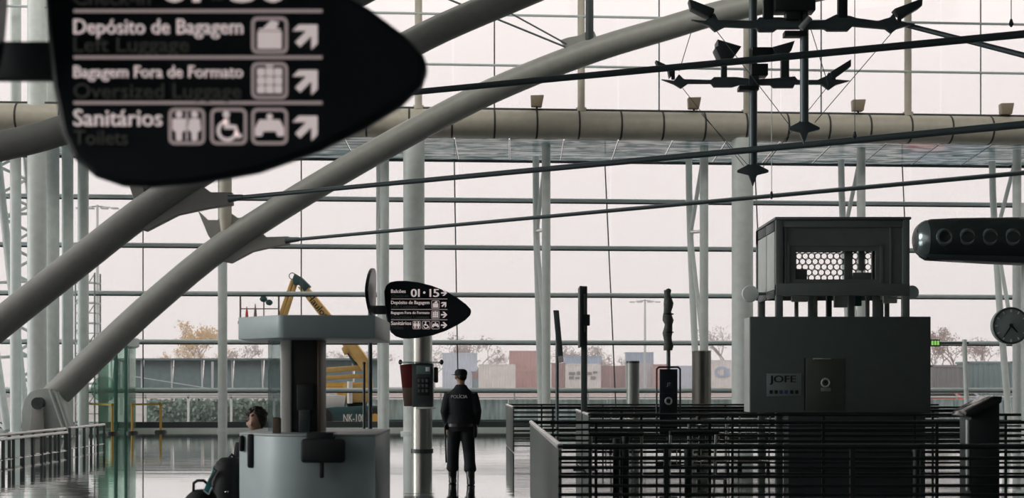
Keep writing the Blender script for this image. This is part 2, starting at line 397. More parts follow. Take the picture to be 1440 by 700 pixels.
# glazed side of the hall
w3 = empty_struct('window_3')
for j in range(8):
    for q in range(5):
        y0, z0 = -14 + 7.2 * j, 0.2 + 3.36 * q
        MB().box(-22.72, -22.69, y0 + .05, y0 + 7.15, z0 + .05, z0 + 3.31).build('pane', 'pane', w3, smooth=False)
for j in range(9): MB().box(-22.8, -22.62, -14 + 7.2 * j - .06, -14 + 7.2 * j + .06, 0, 17).build('mullion', 'paint', w3, smooth=False)
for q in range(6): MB().box(-22.79, -22.63, -14, 43.6, 0.2 + 3.36 * q - .05, 0.2 + 3.36 * q + .05).build('transom', 'paint', w3, smooth=False)

# ---------------------------------------------------------------- tube beam over the front
x0, x1 = -22.4, 23.8
bt = thing('tube_beam', (x0, wallY(UB, x0), 9.68), 'long beige horizontal tube beam in ringed sections across the glass front', 'beam')
bt['kind'] = 'structure'
nseg = 35; L = (x1 - x0) / nseg
def bp(x): return Vector((x, wallY(UB, x), 9.68))
off = (-1.88 - x0) % L
xs = [x0 - L + off + L * i for i in range(nseg + 2)]
for a, b in zip(xs, xs[1:]):
    MB().tube([bp(a + .012), bp(b - .012)], 0.44, 24).build('beam_section', 'beam', bt)
    MB().tube([bp(b - .03), bp(b + .03)], 0.446, 24).build('joint_ring', 'joint', bt)

# ---------------------------------------------------------------- vertical supports
def column(name, px, Y, r, z0, z1, m, label, cat='column', base=True, extra=None):
    x = (px - 720) * Y / 2000
    t = thing(name, (x, Y, z0), label, cat)
    MB().tube([(x, Y, z0), (x, Y, z1)], r, 24).build('shaft', m, t)
    if base: MB().tube([(x, Y, z0), (x, Y, z0 + .08)], r * 1.25, 24).build('base_ring', m, t)
    return t
def topc(px): # beam underside
    return 9.3
for px, lab in ((582, 'thick white round column behind the steel pole with the telephone'), (1044, 'thick white round column beside the dark wall-like screen with the cabin above')):
    Y = wallY(UB, (px - 720) * .0225); column('round_column', px, Y, 15 * Y / 2000, 0, 9.3, 'paint_white', lab)
for px, lab in ((590, 'slim upper post above the thick column, top hidden by the big sign'), (817, 'slim beige upper post standing on the tube beam, behind the long arch node'),
                (1052, 'slim beige upper post standing on the tube beam behind the floodlight masts'), (1284, 'slim beige upper post on the tube beam right of the floodlight masts')):
    x = (px - 720) * .0224; Y = wallY(UB, x)
    t = thing('upper_post', (x, Y, 10.1), lab, 'post')
    MB().tube([(x, Y, 10.1), (x, Y, 17)], .115, 16).build('shaft', 'beam', t)
    MB().tube([(x, Y, 10.1), (x, Y, 10.22)], .17, 16).build('base_ring', 'beam', t)
column('floor_post', 313, 46.2, .15, 0, 9.0, 'paint_white', 'slim white floor post rising behind the crossing of the pale arch')
# bowed twin masts bracing the glass
def twin(px, lab, drum=None):
    Y = wallY(45.6, (px - 720) * .0228); x = (px - 720) * Y / 2000
    nx, ny = -SL, 1.0
    def q(d, z, o=0.0): return (x + nx * d + o, Y + ny * d, z)
    t = thing('twin_mast', (x, Y, 0), lab, 'mast')
    MB().tube([q(0, 0), q(0, 9.3)], .14, 16).build('straight_pipe', 'paint_white', t)
    MB().tube([q(.25, 0, -.12), q(1.0, 4.2, -.16), q(1.25, 6.5, -.2), q(1.45, 8.0, -.2), q(1.5, 9.1, -.2)], .11, 14).build('bowed_pipe', 'paint_white', t)
    MB().tube([q(.05, 9.0), q(1.2, 6.55, -.2), q(.08, 2.6)], .07, 10).build('brace', 'paint_white', t)
    MB().tube([q(0, 6.5), q(1.25, 6.6, -.2)], .06, 10).build('strut', 'railcap', t)
    return t
twin(541, 'white twin pipe mast at the glass front behind the small wayfinding sign')
twin(768, 'white bowed twin pipe mast standing at the glass right of the police officer')
twin(990, 'white bowed twin pipe mast rising out of the dark steel drum')
twin(1211, 'white bowed twin pipe mast seen above the grey cabin roof')
twin(1430, 'white bowed twin pipe mast behind the wall clock')
Yd = wallY(45.6, 6.1) + .04; xd = (986.5 - 720) * (Yd) / 2000
dr = thing('steel_drum', (xd, Yd, 0), 'dark brushed steel drum sleeve around the foot of a twin mast', 'sleeve')
MB().tube([(xd, Yd, 0), (xd, Yd, 2.62)], .31, 28, cap=False).build('sleeve', 'drum', dr)
MB().ring((xd, Yd, 2.62), (0, 0, 1), .30, .02).build('rim', 'steel', dr)
# left group of pipes
for px, Y, r, z1, lab in ((22, 44.0, .165, 17, 'first slim pipe column from the left edge of the hall'), (52, 43.5, .285, 17, 'thick pale column rising from the rounded arch foot'),
                      (72, 45.2, .25, 17, 'pale column directly behind the thick one above the arch foot'), (95, 45.6, .18, 17, 'slim pipe column between the thick pair and the scaffold tower'),
                      (117, 46.0, .175, 17, 'slim pipe column just left of the thin scaffold tower')):
    column('pipe_column', px, Y, r, 0, z1, 'paint_white', lab)
# leaning lattice mast at the far left
lt = thing('lattice_mast', P(10, 606, 46.5) * 1.0, 'leaning grey lattice truss mast at the far left edge', 'truss')
def lat(c0, c1, n):
    a0, a1 = (P(*c0[0], 46.5), P(*c0[1], 46.5)); b0, b1 = (P(*c1[0], 47.2), P(*c1[1], 47.2))
    MB().tube([a0, a1], .13, 12).build('chord', 'paint_white', lt); MB().tube([b0, b1], .09, 12).build('chord', 'paint_white', lt)
    for i in range(n):
        f, g = i / n, (i + .5) / n
        MB().tube([a0.lerp(a1, f), b0.lerp(b1, g)], .05, 8).build('lattice_bar', 'paint_white', lt)
        MB().tube([b0.lerp(b1, g), a0.lerp(a1, (i + 1) / n)], .05, 8).build('lattice_bar', 'paint_white', lt)
lat(((38, 604), (-10, 160)), ((68, 604), (30, 160)), 12)
lat(((10, 604), (-30, 330)), ((-20, 604), (-60, 330)), 6)
for py in (212, 300, 395, 500):
    MB().tube([P(-20, py + 3, 46.8), P(46, py, 46.8)], .05, 8).build('tie_bar', 'paint_white', lt)
# thin scaffold tower
st = thing('scaffold_tower', P(130, 606, 47.0), 'thin ladder-like scaffold tower standing in front of the glass at the left', 'scaffold')
for px, Y in ((106, 46.6), (133, 46.6), (141, 47.1), (112, 47.1)):
    a = P(px, 0, Y); MB().tube([(a.x, Y, 0), (a.x, Y, 5.2 if px > 120 else 4.9)], .03, 8).build('upright', 'paint', st)
for i in range(15):
    z = .25 + i * .33
    a, b, c = P(106, 0, 46.6).x, P(133, 0, 46.6).x, P(141, 0, 47.1).x
    MB().tube([(a, 46.6, z), (b, 46.6, z), (c, 47.1, z)], .018 if i % 2 else .035, 6).build('rung', 'paint_white', st)
    if i % 3 == 0: MB().tube([(a, 46.6, z), (b, 46.6, z + .95)], .016, 6).build('brace', 'paint', st)

# ---------------------------------------------------------------- arches
def arch(name, pts, Y, r, m, label, sub=4):
    q = []
    for i in range(len(pts) - 1):                        # smooth the traced axis
        p0, p1, p2, p3 = (pts[max(0, i - 1)], pts[i], pts[i + 1], pts[min(len(pts) - 1, i + 2)])
        for s_ in range(sub):
            t = s_ / sub
            q.append(tuple(.5 * ((2 * p1[a]) + (-p0[a] + p2[a]) * t + (2 * p0[a] - 5 * p1[a] + 4 * p2[a] - p3[a]) * t * t + (-p0[a] + 3 * p1[a] - 3 * p2[a] + p3[a]) * t ** 3) for a in (0, 1)))
    q.append(pts[-1])
    w = [P(x, y, Y) for x, y in q]
    t = thing(name, w[0], label, 'arch')
    MB().tube(w, [r[0] + (r[1] - r[0]) * i / (len(w) - 1) for i in range(len(w))], 28).build('arch_tube', m, t)
    return t
A2 = arch('steel_arch', [(66, 568), (150, 486), (222, 420), (320, 341), (470, 247), (640, 153), (740, 107), (840, 69), (940, 39), (1000, 21), (1080, 2), (1220, -28), (1450, -62)], 42.6, (.41, .33), 'arch',
          'long pale tubular arch rising from the rounded foot at the left')
A1 = arch('steel_arch', [(-160, 585), (0, 455), (100, 376), (200, 298), (300, 230), (400, 166), (500, 106), (600, 50), (700, 6), (820, -42), (1000, -100), (1250, -160), (1500, -190)], 35.5, (.39, .33), 'arch',
          'darker nearer tubular arch crossing behind the big sign')
A0 = arch('steel_arch', [(-300, 262), (-100, 226), (0, 206), (85, 184), (200, 142), (330, 80), (520, -20), (760, -150), (1000, -260), (1300, -330)], 25.0, (.26, .26), 'arch',
          'near dark tube at the left edge, mostly covered by the big sign')
def fin(pts, Y, th, parent, m='arch', name='node_fin'):
    return MB().ext([P(x, y, Y - th / 2) for x, y in pts], (0, th, 0)).build(name, m, parent, bevel=.02, smooth=False)
fin([(278, 296), (292, 309), (306, 309), (313, 299), (324, 299), (334, 306), (350, 305), (366, 302), (350, 335), (320, 350), (303, 347), (292, 330)], 42.62, .22, A2)
fin([(330, 345), (366, 325), (374, 333), (406, 332), (407, 343), (385, 347), (355, 354), (325, 370), (305, 366)], 42.62, .22, A2)
fin([(788, 56), (800, 52), (812, 50), (825, 44), (836, 44), (842, 60), (820, 80), (806, 78), (797, 67)], 42.62, .22, A2)
fin([(180, 302), (250, 270), (285, 262), (296, 270), (326, 270), (327, 288), (292, 293), (250, 302), (205, 325), (190, 320)], 35.5, .22, A1)
fin([(180, 256), (190, 288), (216, 288), (232, 256)], 35.5, .18, A1)
fin([(198, 256), (206, 284), (210, 284), (212, 256)], 35.4, .12, A1, 'joint')
# foot of the arch
ft = thing('arch_foot', P(63, 612, 42.6), 'rounded pale steel foot with a dark pin where the arch lands', 'bracket')
def zc(x, z): return None
prof = [(30, 612), (30, 578), (34, 562), (42, 551), (54, 546), (66, 546), (78, 552), (86, 566), (98, 612)]
MB().ext([P(x, min(y, 612.6), 41.9) for x, y in prof], (0, .7, 0)).build('foot_plate', 'paint', ft, bevel=.03)
MB().ext([P(x, y, 41.7) for x, y in ((41, 612.6), (44, 572), (52, 564), (60, 572), (62, 612.6))], (0, .15, 0)).build('tongue', 'arch', ft, bevel=.02)
c = P(52, 567, 41.65); MB().tube([c, c + Vector((0, .3, 0))], .175, 24).build('pin', 'dark', ft)
for a, b in (((71, 548), (93, 612)), ((80, 551), (100, 612))):
    MB().tube([P(*a, 41.7), P(*b, 41.7)], .06, 8).build('stay', 'paint', ft)
# props above the nodes
def prop(px0, py0, px1, py1, Y, r, lab, m='paint'):
    a, b = P(px0, py0, Y), P(px1, py1, Y)
    t = thing('node_prop', a, lab, 'prop'); MB().tube([a, a.lerp(b, .06), b], [r * .5, r, r], 16).build('shaft', m, t); return t
prop(317, 338, 317, -180, 42.5, .19, 'pale prop above the arch crossing, its top behind the big sign', 'beam')
prop(829, 66, 829, -120, 42.5, .12, 'dark thin hanger pipe beside the beige post above the arch', 'dark')
# ---------------------------------------------------------------- tie rods
def rod(a, b, Ya, Yb, ra, rb, lab, bulge=None):
    p, q = P(*a, Ya), P(*b, Yb); t = thing('tie_rod', p, lab, 'rod')
    MB().tube([p, p.lerp(q, .5), q], [ra, (ra + rb) / 2, rb], 10).build('bar', 'rod', t)
    MB().tube([p, p.lerp(q, .02)], [ra * 2.0, ra * 1.3], 10).build('end_socket', 'rod', t); return t
rod((322, 279), (1460, 173), 35.3, 30.0, .052, .085, 'tie rod rising right from the nearer arch node across the tube beam')
rod((402, 338), (1460, 241), 42.4, 37, .05, .065, 'lowest thin tie rod running right from the pale arch node')
rod((125, 173), (1460, 46), 25.0, 26.5, .045, .075, 'uppermost tie rod passing in front of the floodlight masts')
rod((1262, 32), (1460, 83), 28, 26.5, .05, .055, 'short tie rod sloping down to the right edge at the top')
rod((170, -189), (795, 66), 42.4, 42.4, .03, .03, 'thin upper stay cable running down to the arch node')
rod((340, -189), (797, 62), 42.4, 42.4, .026, .026, 'second thin stay cable just above, ending at the same arch node')
# ---------------------------------------------------------------- floodlight masts
def flood(root, poly, Y, d=.28):
    h = MB().ext([P(x, y, Y - d / 2) for x, y in poly], (0, d, 0)).build('lamp_housing', 'dark', root, bevel=.012)
    return h
def boxpx(root, name, x0, x1, y0, y1, Y, d, m, bevel=.01):
    a, b = P(x0, y1, Y), P(x1, y0, Y)
    return MB().box(a.x, b.x, Y - d / 2, Y + d / 2, a.z, b.z).build(name, m, root, bevel=bevel)
def arm_px(root, pts, Y, d=.12, name='crossarm'):
    return MB().ext([P(x, y, Y - d / 2) for x, y in pts], (0, d, 0)).build(name, 'rod', root, bevel=.012)
def cable(root, a, Ya, b, Yb, r=.008, name='stay_cable'):
    return MB().tube([P(*a, Ya), P(*b, Yb)], r, 6).build(name, 'rod', root)
def spear(root, px, py, Y):
    mb = MB(); w = 22
    out = [(px, py - 26), (px + 5, py - 10), (px + w, py - 1), (px + w, py + 2), (px + 6, py + 6), (px, py + 22), (px - 6, py + 6), (px - w, py + 2), (px - w, py - 1), (px - 5, py - 10)]
    mb.ext([P(x, y, Y - .04) for x, y in out], (0, .08, 0))
    return mb.build('spearhead', 'rod', root, bevel=.01)
YA, YB = 32.2, 27.7
ma = thing('floodlight_mast', P(1059, 258, YA), 'lower floodlight mast, four lamps on its crossarm just above the tube beam', 'mast', 'hanging floodlight masts')
MB().tube([P(1059, 232, YA), P(1059, -60, YA)], .095, 14).build('mast_pole', 'rod', ma)
spear(ma, 1059, 240, YA)
arm_px(ma, [(930, 111), (948, 113), (955, 104), (962, 111), (1000, 112), (1004, 108), (1035, 108), (1060, 111), (1085, 110), (1118, 107), (1122, 112), (1150, 112), (1163, 106), (1166, 101), (1172, 111), (1196, 113), (1176, 119), (1166, 126), (1155, 118), (1118, 118), (1116, 123), (1088, 123), (1084, 119), (1040, 119), (1030, 122), (1004, 122), (1000, 117), (968, 117), (958, 124), (948, 118)], YA)
flood(ma, [(922, 84), (946, 95), (946, 104), (942, 108), (940, 97), (926, 93)], YA)
boxpx(ma, 'lamp_stem', 944, 949, 96, 112, YA, .06, 'dark')
flood(ma, [(1009, 55), (1043, 65), (1032, 80), (1026, 85), (1014, 84), (1006, 66), (1010, 64)], YA, .5)
boxpx(ma, 'lamp_stem', 1014, 1022, 84, 110, YA, .12, 'dark')
flood(ma, [(1086, 66), (1118, 57), (1113, 71), (1106, 76), (1090, 74)], YA, .5)
boxpx(ma, 'lamp_stem', 1098, 1109, 74, 110, YA, .16, 'dark')
flood(ma, [(1168, 101), (1197, 83), (1197, 93), (1176, 108), (1170, 110)], YA)
boxpx(ma, 'lamp_stem', 1171, 1175, 100, 112, YA, .06, 'dark')
boxpx(ma, 'ballast_box', 1056, 1084, 69, 80, YA, .4, 'black'); boxpx(ma, 'ballast_box', 1055, 1078, 92, 108, YA, .4, 'black')
boxpx(ma, 'ballast_box', 1038, 1066, 122, 128, YA, .3, 'black'); boxpx(ma, 'clamp', 1052, 1066, 108, 124, YA, .3, 'dark')
for a, b in (((960, 124), (1046, 233)), ((1162, 124), (1072, 236)), ((1059, 240), (986, 160))): cable(ma, a, YA, b, YA)
mb_ = thing('floodlight_mast', P(1131, 200, YB), 'upper floodlight mast at the top edge, its crossarm cutting across the arch', 'mast', 'hanging floodlight masts')
MB().tube([P(1131, 172, YB), P(1131, 22, YB)], .085, 14).build('mast_pole', 'rod', mb_)
MB().tube([P(1131, 22, YB), P(1131, -120, YB)], .075, 14).build('mast_pole', 'dark', mb_)
spear(mb_, 1131, 180, YB)
arm_px(mb_, [(972, 27), (992, 29), (1005, 18), (1010, 28), (1064, 29), (1068, 24), (1100, 24), (1120, 29), (1160, 28), (1176, 20), (1196, 22), (1205, 25), (1235, 29), (1252, 24), (1257, 18), (1262, 30), (1288, 33), (1276, 36), (1262, 40), (1254, 46), (1246, 40), (1200, 36), (1193, 43), (1164, 43), (1160, 40), (1094, 40), (1088, 44), (1068, 44), (1064, 39), (1020, 37), (1006, 44), (996, 35)], YB)
flood(mb_, [(969, -2), (1005, 12), (1004, 18), (998, 24), (972, 11)], YB)
flood(mb_, [(1258, 12), (1298, -3), (1297, 8), (1272, 23), (1263, 18)], YB)
boxpx(mb_, 'lamp_stem', 1262, 1267, 14, 32, YB, .06, 'dark')
boxpx(mb_, 'lamp_stem', 996, 1000, 12, 30, YB, .06, 'dark')
boxpx(mb_, 'lamp_stem', 1073, 1087, -20, 28, YB, .14, 'black'); boxpx(mb_, 'lamp_stem', 1178, 1191, -20, 26, YB, .14, 'black')
boxpx(mb_, 'ballast_box', 1088, 1144, -10, 18, YB, .4, 'black'); boxpx(mb_, 'ballast_box', 1104, 1124, 14, 30, YB, .3, 'black')
boxpx(mb_, 'ballast_box', 1102, 1134, 45, 52, YB, .25, 'black')
MB().tube([P(1126, 40, YB - .1), P(1139, 25, YB - .1)], .06, 10).build('clamp', 'paint', mb_)
for a, b in (((1254, 46), (1146, 172)), ((1008, 44), (1112, 178)), ((972, 45), (955, 100)), ((1140, 40), (1165, 120))): cable(mb_, a, YB, b, YB)
# hanging ropes
for px, y0, y1, Y, lab in ((1202, -600, 192, 29.0, 'thin hanging rope with a small weight near the tube beam'), (1085, -420, 276, 33.8, 'pale thin rope hanging down between mast and cabin'), (1422, -600, 34, 27.5, 'short rope hanging at the top right corner')):
    t = thing('hanging_rope', P(px, y1, Y), lab, 'rope')
    MB().tube([P(px, y0, Y), P(px, y1, Y)], .009, 6).build('cord', 'rod' if px != 1085 else 'paint_white', t)
    MB().tube([P(px, y1 - 7, Y), P(px, y1, Y), P(px, y1 + 4, Y)], [.02, .05, .015], 8).build('weight', 'dark', t)
# lamps standing on the beam
for px, py, lab in ((755, 143, 'small beige uplight on the tube beam left of the beige post'), (978, 146, 'small beige uplight on the tube beam below the lower floodlight mast'),
                (1215, 149, 'small beige uplight on the tube beam beside the hanging rope'), (1432, 154, 'small dark-fronted uplight on the tube beam at the right edge')):
    x = (px - 720) * .0222; Y = wallY(UB, x) - .1; t = thing('beam_uplight', (x, Y, 10.12), lab, 'lamp', 'uplights on the tube beam')
    z = EYE + (540 - py) * Y / 2000
    MB().ext([(x - .2, Y - .15, z + .18), (x + .22, Y - .15, z + .19), (x + .15, Y - .15, z - .17), (x - .18, Y - .15, z - .16)], (0, .3, 0)).build('lamp_housing', 'lampbeige', t, bevel=.02)
    MB().tube([(x, Y, z - .15), (x, Y, 10.1)], .035, 8).build('stem', 'dark', t)

# ---------------------------------------------------------------- wayfinding signs
BL = [(.0, .70), (.03, .79), (.09, .835), (.18, .853), (.32, .855), (.50, .835), (.70, .785), (.92, .70), (1.09, .60), (1.21, .51), (1.275, .44), (1.29, .40), (1.27, .345), (1.20, .275), (1.08, .20), (.92, .12), (.72, .05), (.50, .010), (.36, .0), (.26, .005), (.17, .035), (.10, .095), (.06, .18), (.03, .33), (.01, .52)]
def arrow(mbx, cx, cz, s, y, diag):
    """bold arrow of size s, pointing right or up-right"""
    a = math.pi / 4 if diag else 0
    def R(x, z): return (cx + (x * math.cos(a) - z * math.sin(a)) * s, y, cz + (x * math.sin(a) + z * math.cos(a)) * s)
    mbx.ext([R(-.5, -.125), (R(.3, -.125)), R(.3, .125), R(-.5, .125)], (0, -.004, 0))
    mbx.ext([R(.56, 0), R(.06, .5), R(-.26, .5), R(.18, .07), R(.18, -.07), R(-.26, -.5), R(.06, -.5)], (0, -.0041, 0))
def frame(mbx, cx, cz, s, y, w=.010):
    def rr(h, k):
        o = []
        for i, (sx, sz) in enumerate(((1, 1), (-1, 1), (-1, -1), (1, -1))):
            for j in range(4):
                t = i * math.pi / 2 + j * math.pi / 6
                o.append((cx + sx * (h - k) + k * math.cos(t), y, cz + sz * (h - k) + k * math.sin(t)))
        return o
    A, B = rr(s / 2, s * .16), rr(s / 2 - w, s * .10); n = len(A)
    for i in range(n): mbx.ext([A[i], A[(i + 1) % n], B[(i + 1) % n], B[i]], (0, -.004, 0))
def disc(mbx, cx, cz, r, y, n=14, sx=1.0):
    mbx.ext([(cx + r * sx * math.cos(2 * math.pi * i / n), y, cz + r * math.sin(2 * math.pi * i / n)) for i in range(n)], (0, -.004, 0))
def rect(mbx, x0, x1, z0, z1, y): mbx.ext([(x0, y, z0), (x1, y, z0), (x1, y, z1), (x0, y, z1)], (0, -.004, 0))
def wayfinding(X, Y, Z, label, digits, diag, big):
    """double sign: a blade facing the hall, a second blade at right angles, one post"""
    t = thing('wayfinding_sign', (X - .2, Y, 0), label, 'sign')
    th = .07
    MB().ext([(X + x, Y, Z + z) for x, z in BL], (0, th, 0)).build('sign_blade', 'sign', t, bevel=.02, smooth=False)
    MB().ext([(X - .115, Y + .03 - x * .93, Z + .30 + z * .84) for x, z in BL], (-.05, 0, 0)).build('side_blade', 'sign', t, bevel=.012, smooth=False)
    MB().box(X - .19, X + .06, Y + .01, Y + .06, Z + .36, Z + .49).build('bracket_arm', 'dark', t, bevel=.01)
    MB().tube([(X - .21, Y + .06, 0), (X - .21, Y + .06, Z + .95)], .032, 14).build('post', 'dark', t)
    MB().tube([(X - .21, Y + .06, 0), (X - .21, Y + .06, .03)], .16, 20).build('base_plate', 'dark', t)
    y = Y - .001; tx = X + .105; mt = 'sign_text'
    m = MB()
    for z in (.586, .431, .279): rect(m, tx, X + .936, Z + z - .005, Z + z + .005, y)
    m.build('divider_line', 'sign_dimpink', t, smooth=False)
    text('Balcões', tx, Z + .675, .052, .215, y, mt, t, bold=.022)
    text('Check-in', tx, Z + .607, .048, .255, y, 'sign_dim', t)
    for d_, dx in ((digits[0][0], .40), (digits[0][1], .495), (digits[1][0], .665 if digits[1][0] == '1' else .635), (digits[1][1], .73)):
        text(d_, X + dx + (.012 if d_ == '1' else 0), Z + .617, .118, None if d_ == '1' else .082, y, mt, t, bold=.05, name='digit')
    if big: text('a', X + .575, Z + .70, .03, None, y, mt, t); text('t', X + .562, Z + .622, .035, None, y, 'sign_dim', t); text('o', X + .580, Z + .622, .035, None, y, 'sign_dim', t)
    else:
        q = MB(); disc(q, X + .595, Z + .68, .018, y); q.build('dot', mt, t, smooth=False)
    text('Depósito de Bagagem', tx, Z + .510, .050, .565, y, mt, t, bold=.022)
    text('Left Luggage', tx, Z + .450, .050, .385, y, 'sign_dim', t)
    text('Bagagem Fora de Formato', tx, Z + .364, .040, .565, y, mt, t, bold=.022)
    text('Oversized Luggage', tx, Z + .295, .050, .56, y, 'sign_dim', t)
    text('Sanitários', tx, Z + .202, .056, .295, y, mt, t, bold=.022)
    text('Toilets', tx, Z + .140, .048, .18, y, 'sign_dim', t)
    S_ = .122; y2 = y - .0045
    def icon(cx, cz, draw):
        f = MB(); frame(f, cx, cz, S_, y); o = f.build('icon_frame', 'sign_dimpink', t, smooth=False)
        p = MB(); draw(p, cx, cz); p.build('pictogram', mt, o, smooth=False)
    def luggage(p, cx, cz):
        rect(p, cx - .040, cx + .040, cz - .045, cz + .012, y); rect(p, cx - .036, cx + .036, cz + .016, cz + .022, y)
        p.ext([(cx - .02, y, cz + .024), (cx + .004, y, cz + .048), (cx + .03, y, cz + .044), (cx + .022, y, cz + .024)], (0, -.004, 0))
    def oversize(p, cx, cz):
        for a in (-1, 0, 1):
            for b in (-1, 0, 1): rect(p, cx + a * .029 - .0125, cx + a * .029 + .0125, cz + b * .029 - .0125, cz + b * .029 + .0125, y)
        rect(p, cx - .012, cx + .012, cz + .046, cz + .051, y)
    def wc(p, cx, cz):
        for d in (-.026, .026):
            disc(p, cx + d, cz + .040, .011, y)
            w = .021 if d < 0 else .017
            p.ext([(cx + d - w, y, cz + .026), (cx + d + w, y, cz + .026), (cx + d + w + (.004 if d > 0 else 0), y, cz - .012), (cx + d + .010, y, cz - .018), (cx + d + .009, y, cz - .047), (cx + d - .009, y, cz - .047), (cx + d - .010, y, cz - .018), (cx + d - w - (.004 if d > 0 else 0), y, cz - .012)], (0, -.004, 0))
        rect(p, cx - .002, cx + .002, cz - .047, cz + .047, y)
    def chair(p, cx, cz):
        disc(p, cx - .008, cz + .040, .011, y)
        p.ext([(cx - .016, y, cz + .026), (cx, y, cz + .026), (cx + .002, y, cz + .006), (cx + .026, y, cz + .004), (cx + .036, y, cz - .028), (cx + .044, y, cz - .024), (cx + .044, y, cz - .036), (cx + .028, y, cz - .040), (cx + .018, y, cz - .008), (cx - .014, y, cz - .008)], (0, -.004, 0))
        n = 14
        for i in range(n):
            a, b = [math.radians(100 + 250 * j / n) for j in (i, i + 1)]
            p.ext([(cx - .004 + r * math.cos(u), y, cz - .014 + r * math.sin(u)) for r, u in ((.036, a), (.036, b), (.025, b), (.025, a))], (0, -.004, 0))
    def taxi(p, cx, cz):
        p.ext([(cx - .048, y, cz - .006), (cx - .034, y, cz + .022), (cx + .034, y, cz + .022), (cx + .048, y, cz - .006), (cx + .048, y, cz - .032), (cx + .026, y, cz - .032), (cx + .022, y, cz - .016), (cx - .022, y, cz - .016), (cx - .026, y, cz - .032), (cx - .048, y, cz - .032)], (0, -.004, 0))
        disc(p, cx, cz + .033, .010, y)
    icon(X + .76, Z + .505, luggage); icon(X + .76, Z + .353, oversize)
    icon(X + .483, Z + .2, wc); icon(X + .623, Z + .2, chair); icon(X + .76, Z + .2, taxi)
    a = MB(); arrow(a, X + .885, Z + (.675 if big else .675), .085, y, diag[0]); a.build('arrow', mt, t, smooth=False)
    for z, d in ((.505, diag[1]), (.353, diag[2]), (.2, diag[3])):
        a = MB(); arrow(a, X + .885, Z + z, .088, y, d); a.build('arrow', mt, t, smooth=False)
    return t
M['sign_dimpink'] = mat('sign_frame_pink', (0.42, 0.34, 0.335), 0.5, emit=0.5, var=.01)
p = P(540, 476, 21.0); wayfinding(p.x, 21.0, p.z, 'small dark wayfinding sign on a post above the police officer, arrows pointing right', ('01', '15'), (0, 1, 0, 0), False)
p = P(60, 262, 4.76); wayfinding(p.x, 4.76, p.z, 'huge near dark wayfinding sign filling the upper left, arrows pointing up right', ('01', '30'), (1, 1, 1, 1), True)

# ---------------------------------------------------------------- steel pole with public telephone
YP = 33.0; xp = (593.5 - 720) * YP / 2000
sp = thing('steel_pole', (xp, YP, 0), 'short brushed steel clad pole carrying the telephone beside the officer', 'pole')
MB().tube([(xp, YP, 0), (xp, YP, 3.05)], .235, 32).build('cladding', 'steel', sp)
MB().tube([(xp, YP, 0), (xp, YP, .05)], .26, 32).build('base_ring', 'dark', sp)
ph = thing('public_telephone', (xp, YP - .4, 1.0), 'dark public telephone unit with red side wing on the steel pole', 'telephone')
def bx(root, name, x0, x1, y0, y1, Y, d0, d1, m, bevel=.01, parent=None):
    a, b = P(x0, y1, Y), P(x1, y0, Y); return MB().box(a.x, b.x, Y + d0, Y + d1, a.z, b.z).build(name, m, parent or root, bevel=bevel)
YT = YP - .55
MB().ext([P(x, y, YT) for x, y in ((562, 513), (580, 511), (580, 571), (568, 571))], (0, .30, 0)).build('side_wing', 'red', ph, bevel=.015)
MB().ext([P(x, y, YT - .01) for x, y in ((565.5, 545), (580, 545), (580, 571), (569, 571))], (0, .28, 0)).build('wing_lower', 'brown', ph, bevel=.01)
bx(ph, 'housing', 580, 609, 511, 572, YT, -.1, .33, 'dark', .02)
bx(ph, 'display', 586, 606, 514, 526, YT, -.13, -.08, 'phone_glass', .005)
bx(ph, 'label_sticker', 599, 605, 516, 522, YT, -.14, -.12, 'paint_white', .002)
kp = bx(ph, 'keypad', 586, 604, 530, 556, YT, -.12, -.08, 'black', .005)
for i in range(3):
    for j in range(3): bx(ph, 'key', 588 + i * 5.5, 591.5 + i * 5.5, 533 + j * 7, 537.5 + j * 7, YT, -.14, -.11, 'pole_grey', .003, kp)
bx(ph, 'handset', 610, 616, 516, 538, YT, 0, .12, 'dark', .03)
bx(ph, 'glass_shelf', 562, 622, 508.5, 510.5, YT, -.15, .35, 'frost_glass', .003)
for px in (563, 621): MB().ball(P(px, 509, YT - .1), .045, .045, .06).build('shelf_knob', 'black', ph)
bx(ph, 'tray', 586, 612, 572, 574.5, YT, -.2, .3, 'paint_white', .005)

# ---------------------------------------------------------------- information kiosk
YK = 12.5
kx0, kx1 = (335 - 720) * 12.9 / 2000, (528 - 720) * 12.5 / 2000
kk = thing('information_kiosk', ((kx0 + kx1) / 2, 13.1, 0), 'grey information kiosk with counter, glazed pillar and flat canopy in front left', 'kiosk')
def plan(chx, y_left, y_front, rad):
    pts = [(kx0, y_left)]
    n = 8; c = (chx, y_front)
    a = Vector((kx0 - chx, y_left - y_front)).normalized(); b = Vector((1, .03)).normalized()
    p0 = Vector(c) + a * rad; p2 = Vector(c) + b * rad
    for i in range(n + 1):
        t = i / n; q = p0 * (1 - t) ** 2 + Vector(c) * 2 * t * (1 - t) + p2 * t * t; pts.append(tuple(q))
    pts += [(kx1, y_front + .05), (kx1, 14.0), (kx0, 14.0)]
    return pts
MB().ext([(x, y, .0) for x, y in plan(-2.02, 12.95, 12.45, .28)], (0, 0, 1.09)).build('counter', 'kiosk', kk, bevel=.008)
MB().ext([(x * 1.0, y, 1.09) for x, y in plan(-2.02, 12.95, 12.45, .28)], (0, 0, .02)).build('worktop', 'kiosk_top', kk, bevel=.004)
MB().ext([(x, y, 1.955) for x, y in plan(-2.03, 12.9, 12.42, .05)], (0, 0, .20)).build('canopy', 'kiosk', kk, bevel=.008)
MB().box(-1.205, -1.200, 12.45, 12.55, .1, 1.0).build('edge_strip', 'paint', kk)
def kb(name, x0, x1, y0, y1, Y, d, m, bevel=.004, par=None): return bx(kk, name, x0, x1, y0, y1, Y, 0, d, m, bevel, par)
